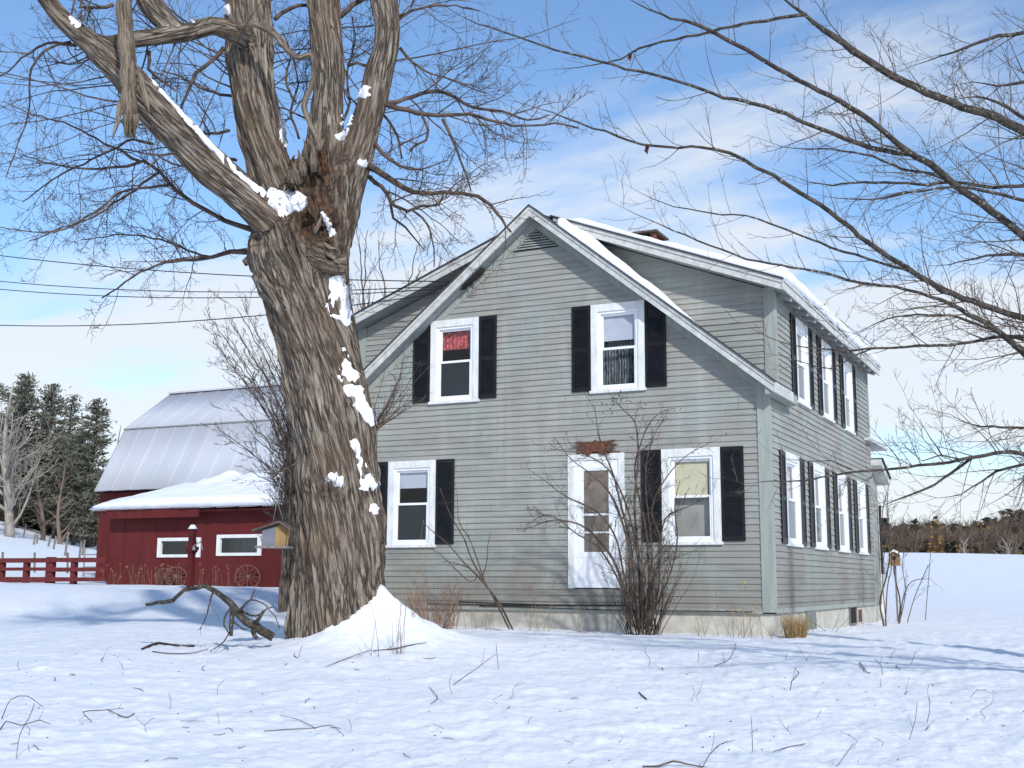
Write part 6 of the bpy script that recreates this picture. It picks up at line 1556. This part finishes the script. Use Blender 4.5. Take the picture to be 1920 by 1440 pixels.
ground_stick([(266, 1219, 5, 0), (285, 1211, 7, 0), (300, 1208, 6, 0), (335, 1212, 4, 0), (364, 1213, 4, 0)], 'fallen_stick', 'short thick broken stick left of the large fallen branch', M_LICHEN, GS)
ground_stick([(285, 1223, 2, 0), (320, 1227, 2, 0), (360, 1226, 1.6, 0), (390, 1218, 1, 0)], 'fallen_twig', 'curved twig just below the short thick broken stick', M_TWIG, GS)
ground_stick([(1205, 1440, 3, 0), (1235, 1436, 4, 1), (1262, 1427, 4, 1), (1290, 1433, 3.4, 1), (1330, 1440, 3, 1)], 'fallen_stick', 'dark curved stick at the bottom edge of the picture', M_TWIG, GS, tw=0)
ground_stick([(1318, 1440, 1.8, 0), (1330, 1415, 1.8, 1), (1350, 1396, 1.5, 1), (1378, 1388, 1, 1)], 'fallen_twig', 'forked twig rising from the dark curved stick at the bottom edge', M_TWIG, GS, tw=2)
ground_stick([(0, 1370, 3, 0), (12, 1352, 2.4, 1), (40, 1360, 2, 1), (75, 1350, 1.8, 1), (95, 1358, 1.2, 1)], 'fallen_twig', 'dark bent twig at the left edge of the snow', M_TWIG, GS, tw=2)
ground_stick([(3, 1350, 1.8, 0), (20, 1312, 1.6, 1), (50, 1305, 1.6, 1), (80, 1325, 1.2, 1)], 'fallen_twig', 'arched twig sticking up at the left edge of the snow', M_TWIG, GS, tw=0)
ground_stick([(30, 1425, 1.2, 0), (38, 1375, 1.6, 1), (55, 1345, 1.8, 1), (65, 1318, 1.2, 1)], 'fallen_twig', 'tall upright twig near the left edge of the snow', M_TWIG, GS)
ground_stick([(172, 1355, 1.8, 0), (155, 1335, 2.2, 1), (190, 1332, 1.8, 1), (232, 1328, 1, 1)], 'fallen_twig', 'dark spiky twig left of centre in the foreground snow', M_TWIG, GS, tw=4)
ground_stick([(200, 1332, 1.6, 0), (235, 1347, 2, 0), (252, 1340, 1.8, 0)], 'fallen_twig', 'hooked end twig beside the dark spiky twig', M_TWIG, GS)
ground_stick([(495, 1373, 1.4, 0), (540, 1370, 1.6, 0), (590, 1367, 1.4, 0), (620, 1362, 1.2, 0), (645, 1382, .8, 0)], 'fallen_twig', 'long flat twig in the lower middle of the snow', M_TWIG, GS)
ground_stick([(525, 1343, .9, 0), (560, 1352, 1.2, 0), (592, 1368, 1.4, 0)], 'fallen_twig', 'thin twig meeting the long flat twig', M_TWIG, GS)
ground_stick([(338, 1354, 1, 0), (370, 1352, 1.2, 1), (386, 1352, 1, 1)], 'fallen_twig', 'small forked twig right of the dark spiky twig', M_TWIG, GS, tw=5)
ground_stick([(850, 1286, 1.6, 0), (872, 1268, 1.8, 1), (890, 1256, 1.4, 1), (930, 1226, 1, 1)], 'fallen_twig', 'branching twig on the snow right of the straw cluster', M_TWIG, GS, tw=7)
ground_stick([(805, 1290, 1, 0), (820, 1310, 1.4, 0), (808, 1322, 1.2, 0)], 'fallen_twig', 'small curled twig below the branching twig', M_TWIG, GS, tw=3)
ground_stick([(935, 1258, 1, 0), (932, 1230, 1.2, 1), (930, 1205, 1, 1)], 'fallen_twig', 'upright twig right of the branching twig', M_TWIG, GS)
ground_stick([(1340, 1250, 1.2, 0), (1365, 1238, 1.6, 1), (1375, 1222, 1.2, 1), (1380, 1205, .9, 1)], 'fallen_twig', 'spreading twig in the snow in front of the house corner', M_TWIG, GS, tw=7)
ground_stick([(1655, 1268, 1.2, 0), (1653, 1250, 1.6, 1), (1640, 1235, 1.2, 1)], 'fallen_twig', 'small upright Y twig at the right of the snow', M_TWIG, GS, tw=8)
ground_stick([(1612, 1243, 1.8, 0), (1620, 1256, 2, 0), (1628, 1264, 1.4, 0)], 'fallen_twig', 'short dark twig left of the small Y twig', M_TWIG, GS)
ground_stick([(1482, 1296, 1.4, 0), (1484, 1278, 2.2, 1), (1498, 1262, 2, 1), (1488, 1250, 1, 1)], 'fallen_twig', 'crooked dark twig in the snow below the side wall', M_TWIG, GS, tw=3)
ground_stick([(1198, 1300, 2.4, 0), (1206, 1308, 2.8, 0), (1213, 1313, 2, 0)], 'fallen_twig', 'short stubby dark chip of bark in the middle snow', M_TWIG, GS)
ground_stick([(1411, 1412, 1.4, 0), (1410, 1370, 1.4, 1), (1408, 1342, 1, 1)], 'upright_twig', 'lone straight twig standing in the right foreground snow', M_SHRUB, GS)
ground_stick([(1450, 1412, 1.6, 0), (1475, 1404, 1.8, 0), (1510, 1397, 1.4, 0)], 'fallen_twig', 'curved twig right of the lone straight twig', M_TWIG, GS, tw=2)
ground_stick([(1570, 1440, 1.4, 0), (1585, 1415, 1.5, 1), (1600, 1395, 1, 1)], 'upright_twig', 'slanting twig at the bottom right of the snow', M_SHRUB, GS)
ground_stick([(1705, 1390, 1.2, 0), (1716, 1350, 1.4, 1), (1720, 1315, 1, 1)], 'upright_twig', 'left of two upright twigs in the right foreground', M_SHRUB, GS, tw=1)
ground_stick([(1738, 1358, 1.4, 0), (1743, 1335, 1.4, 1), (1743, 1308, 1, 1)], 'upright_twig', 'right of two upright twigs in the right foreground', M_SHRUB, GS, tw=2)
ground_stick([(1820, 1310, 1, 0), (1830, 1295, 1.2, 1), (1850, 1293, 1, 1)], 'fallen_twig', 'tiny bent twig near the right edge of the snow', M_TWIG, GS, tw=4)
ground_stick([(610, 1252, 1, 0), (640, 1240, 1.6, 0), (695, 1220, 1.2, 0)], 'fallen_twig', 'long twig lying below the snow drift', M_TWIG, GS, tw=3)
ground_stick([(700, 1222, 2, 0), (740, 1218, 3, 0), (765, 1212, 2, 0), (800, 1206, 1, 0)], 'fallen_twig', 'dark twig crossing behind the straw cluster', M_TWIG, GS, tw=3)
for k in range(64):
    px, py = rng.uniform(10, 1900), rng.uniform(1225, 1435); a = rng.uniform(0, 2*math.pi); L = rng.uniform(8, 30)
    upr = rng.random() < .6
    if upr: rows = [(px, py, .9, 0), (px+rng.normal(0, 5), py-L*.6, 1, 1), (px+rng.normal(0, 9), py-L*1.1, .8, 1)]
    else: rows = [(px, py, 1.1, 0), (px+L*.5*math.cos(a), py+L*.22*math.sin(a), 1.3, 0), (px+L*math.cos(a+.3), py+L*.4*math.sin(a+.3), .9, 0)]
    ground_stick(rows, 'small_twig', 'tiny loose twig lying or poking out of the foreground snow', M_TWIG, 'tiny loose twigs in the foreground snow', tw=(2 if rng.random() < .3 else 0))
ch_ = TB(); 
for k in range(140):
    x = rng.uniform(-7, 4); y = rng.uniform(-11.5, -3); z = G(x, y)+.004; a = rng.random()*6.3; L = rng.uniform(.006, .02)
    ch_.add(np.array([[x, y, z], [x+L*math.cos(a), y+L*math.sin(a), z+.002]]), np.array([.004, .003]), 4)
tag(ch_.build('bark_litter', M_TWIG), None, None, None, 'stuff')

# ------------------------------------------------------------------ woods on the left
def conifer(name, px, pyb, pyt, D_, wpx, label, seed, mat, density=1.0, group=None):
    R = np.random.default_rng(seed); b_ = atd(px, pyb, D_); gz = G(b_[0], b_[1]); H = atd(px, pyt, D_)[2]-gz; W = wpx/F*D_
    e = empty(name, (b_[0], b_[1], gz), label, 'tree', group); T = TB()
    tx = np.linspace(0, 1, 9); T.add(np.c_[b_[0]+.15*np.sin(tx*4+seed), np.full(9, b_[1]), gz-.3+tx*(H+.2)], .22*(1-tx*.92)*(H/12)+.02, 6); 
    V_ = []; W *= 1.4; nb = int(80*density)
    for k in range(nb):
        t_ = .16+.84*(k/nb)**.9; z = gz+H*t_; a = R.random()*2*math.pi; L = W*(1.05-t_)**.75*R.uniform(.45, 1.1)
        if t_ > .93: L *= .5
        n = max(3, int(L/.28)); d = np.array([math.cos(a), math.sin(a), .28*t_-.02])
        br = np.array([[b_[0], b_[1], z]])+np.linspace(0, 1, n+1)[:, None]*d*L; br[:, 2] += .12*L*np.linspace(0, 1, n+1)**2
        T.add(br, np.linspace(.045, .012, n+1), 3, False)
        m = int(34*L*density)+10
        u_ = R.uniform(.25, 1.05, m); c = br[0]+d*L*u_[:, None]; c[:, 2] += .12*L*u_**2; c += R.normal(0, 1, (m, 3))*np.array([.26, .26, .05])*(1.1-.4*u_[:, None])
        for q in range(m):
            dd = nrm(d*.8+R.normal(0, .6, 3)); ww = nrm(np.cross(dd, R.normal(0, 1, 3)))*R.uniform(.025, .055); ll = dd*R.uniform(.12, .30)
            V_ += [c[q]-ll*.3-ww*.6, c[q]+ll*.4-ww, c[q]+ll, c[q]+ll*.2+ww]
    V_ = np.array(V_); T.build('trunk', M_LICHEN, e); mesh_obj('crown', V_, np.arange(len(V_)).reshape(-1, 4), mat, e)
def bare(name, px, pyb, pyt, D_, wpx, label, mat, n1=16, r0=.28, group=None, dens=1.0):
    b_ = atd(px, pyb, D_); gz = G(b_[0], b_[1]); H = atd(px, pyt, D_)[2]-gz; W = wpx/F*D_
    e = empty(name, (b_[0], b_[1], gz), label, 'tree', group); T = TB(); t_ = np.linspace(0, 1, 12)
    P = np.c_[b_[0]+.25*np.sin(t_*5+px), b_[1]+.2*np.cos(t_*4), gz-.3+t_*H]; T.add(P, r0*(1-t_*.93)+.015, 6); T.build('trunk', mat, e); T = TB()
    for k in range(n1):
        s = rng.uniform(.12, .85); i = int(s*11); a = rng.random()*2*math.pi; L = W*(1.1-s)*rng.uniform(.7, 1.2)
        tp = twig_path(P[i], np.array([math.cos(a), math.sin(a)*.8, .65]), L, 9, .5, .22); r_ = np.linspace(r0*(1-s)*.4+.02, .016, len(tp)); T.add(tp, r_, 4, False)
        grow(T, tp, r_, 1.3*dens, L*.5, 3, .4, .22, .014, None, .15, (.4, 1), .5, 3, .4)
    T.build('crown', mat, e)
bare('pale_bare_tree', 8, 985, 700, 66, 175, 'big pale bare tree with arching limbs at the left edge in front of the pines', M_PALE, 34, .27, None, 1.9)
CL = [('pine_tree', 30, 985, 695, 78, 90, 'tallest dark pine at the far left behind the pale bare tree', 1.5), ('pine_tree', 82, 1000, 712, 80, 66, 'second tall pine from the left, between the tallest pine and the layered one', 1.3),
      ('pine_tree', -45, 980, 700, 80, 90, 'pine cut off by the left edge of the picture', 1.2), ('pine_tree', 120, 1010, 735, 84, 48, 'narrow pine in the middle of the left woods', 1.1),
      ('pine_tree', 165, 1040, 742, 72, 50, 'pine with open layered branches nearest to the barn', 1.35), ('pine_tree', 140, 1030, 800, 74, 48, 'shorter dark pine below the layered one', 1.2), ('pine_tree', 100, 1020, 830, 78, 60, 'short dense pine in the middle of the left woods', 1.3), ('pine_tree', 180, 1050, 880, 70, 40, 'lowest dark pine against the barn corner', 1.3), ('pine_tree', 55, 1000, 800, 84, 70, 'half hidden pine filling the gap behind the pale tree', 1.3)]
for k, c in enumerate(CL): conifer(c[0], c[1], c[2], c[3], c[4], c[5], c[6], 100+k, M_PINE, c[7], 'pines left of the barn')
bare('thin_bare_tree', 215, 1050, 785, 88, 42, 'thin bare tree showing between the pines and the barn roof', M_WOODB, 12, .14)
bare('thin_bare_tree', 70, 1010, 820, 70, 60, 'small grey bare tree right of the pale tree', M_WOODB, 14, .14)
bare('thin_bare_tree', 110, 1030, 860, 68, 60, 'small grey bare tree low in the middle of the left woods', M_WOODB, 14, .12)
# dense undergrowth and far trees behind: nobody could count these
def wood(px0, px1, py_b, top_fn, D_, depth, n, label, mats, seed, hscale=1.0, clump=(.25, .6), name='far_wood'):
    R = np.random.default_rng(seed)
    for mi, (mat, frac, kind) in enumerate(mats):
        V_ = []; T = TB()
        for k in range(int(n*frac)):
            px = R.uniform(px0, px1); D2 = D_+R.random()*depth; b_ = atd(px, py_b(px), D_); d = nrm((b_-CAM)*np.array([1, 1, 0])); p = CAM+d*np.hypot(*(b_-CAM)[:2])*D2/D_; gz = G(p[0], p[1])-.5
            H = (atd(px, top_fn(px), D2)[2]-gz)*R.uniform(.55, 1.03)*hscale; W = H*R.uniform(.16, .3)
            m = int(70 if kind == 'c' else 60)
            if kind in ('c', 'o'):
                tt_ = R.random(m)**.8; 
                for q in range(m):
                    t_ = .12+.88*tt_[q] if kind == 'c' else R.uniform(.2, 1); a = R.random()*6.28; rr_ = W*((1.04-t_)**.8 if kind == 'c' else math.sqrt(max(.02, 1-(2*t_-1)**2)))*math.sqrt(R.random())
                    c = p+np.array([math.cos(a)*rr_, math.sin(a)*rr_, 0]); c[2] = gz+H*t_; s = R.uniform(*clump); dd = nrm(np.array([math.cos(a), math.sin(a), R.normal(0, .3)]))*s; ww = nrm(np.cross(dd, R.normal(0, 1, 3)))*s*.35
                    V_ += [c-dd*.5-ww*.5, c+dd*.2-ww, c+dd*.8, c+ww]
                T.add(np.array([[p[0], p[1], gz], [p[0], p[1], gz+H*.95]]), np.array([.12, .02]), 3, False)
            else:
                for q in range(9):
                    a = R.random()*6.28; t0_ = R.uniform(0, .5); s0 = np.array([p[0], p[1], gz+H*t0_]); L = H*(1-t0_)
                    tp = s0+np.linspace(0, 1, 5)[:, None]*np.array([math.cos(a)*W*1.3, math.sin(a)*W*1.3, L]); tp[1:-1] += R.normal(0, .12, (3, 3)); T.add(tp, np.linspace(.07, .015, 5), 3, False)
                    for z_ in range(7):
                        i = R.integers(1, 4); T.add(np.array([tp[i], tp[i]+R.normal(0, 1, 3)*np.array([.8, .8, .4])+np.array([0, 0, .9])]), np.array([.03, .012]), 3, False)
        if V_:
            V_ = np.array(V_); o = mesh_obj(name, V_, np.arange(len(V_)).reshape(-1, 4), mat); tag(o, label, 'wood', None, 'stuff')
        if kind == 'b': o = T.build(name, mat); tag(o, label, 'wood', None, 'stuff')
wood(-60, 215, lambda x: 985+.33*max(0, x), lambda x: 865+.25*max(0, x), 80, 16, 170, 'dark tangled undergrowth below the pines left of the barn', [(M_PINE, .35, 'c'), (M_WOODB, .8, 'b')], 5, 1, (.25, .55), 'undergrowth')
tp_r = lambda x: np.interp(x, [1640, 1700, 1760, 1800, 1830, 1860, 1920, 2000], [973, 978, 972, 976, 978, 966, 956, 950])
wood(1600, 2010, lambda x: 1031, tp_r, 118, 26, 230, 'far-off dark wood along the top of the white field', [(M_WOODS, .62, 'c'), (M_WOODB, .42, 'b'), (M_OAK, .16, 'o')], 9, 1, (.35, .9))
wood(1640, 2010, lambda x: 1031, lambda x: 1003, 108, 8, 110, 'brown brush along the foot of the far wood', [(M_WOODB, .6, 'b'), (M_OAK, .25, 'o'), (M_WOODS, .3, 'o')], 19, 1, (.3, .7), 'far_brush')
for px, w in ((1812, 30), (1884, 30)): bare('far_bare_tree', px, 1033, 1000, 100, w, 'pale bare tree at the edge of the far wood, '+('left of the two' if px < 1850 else 'right of the two'), M_PALE, 10, .12)
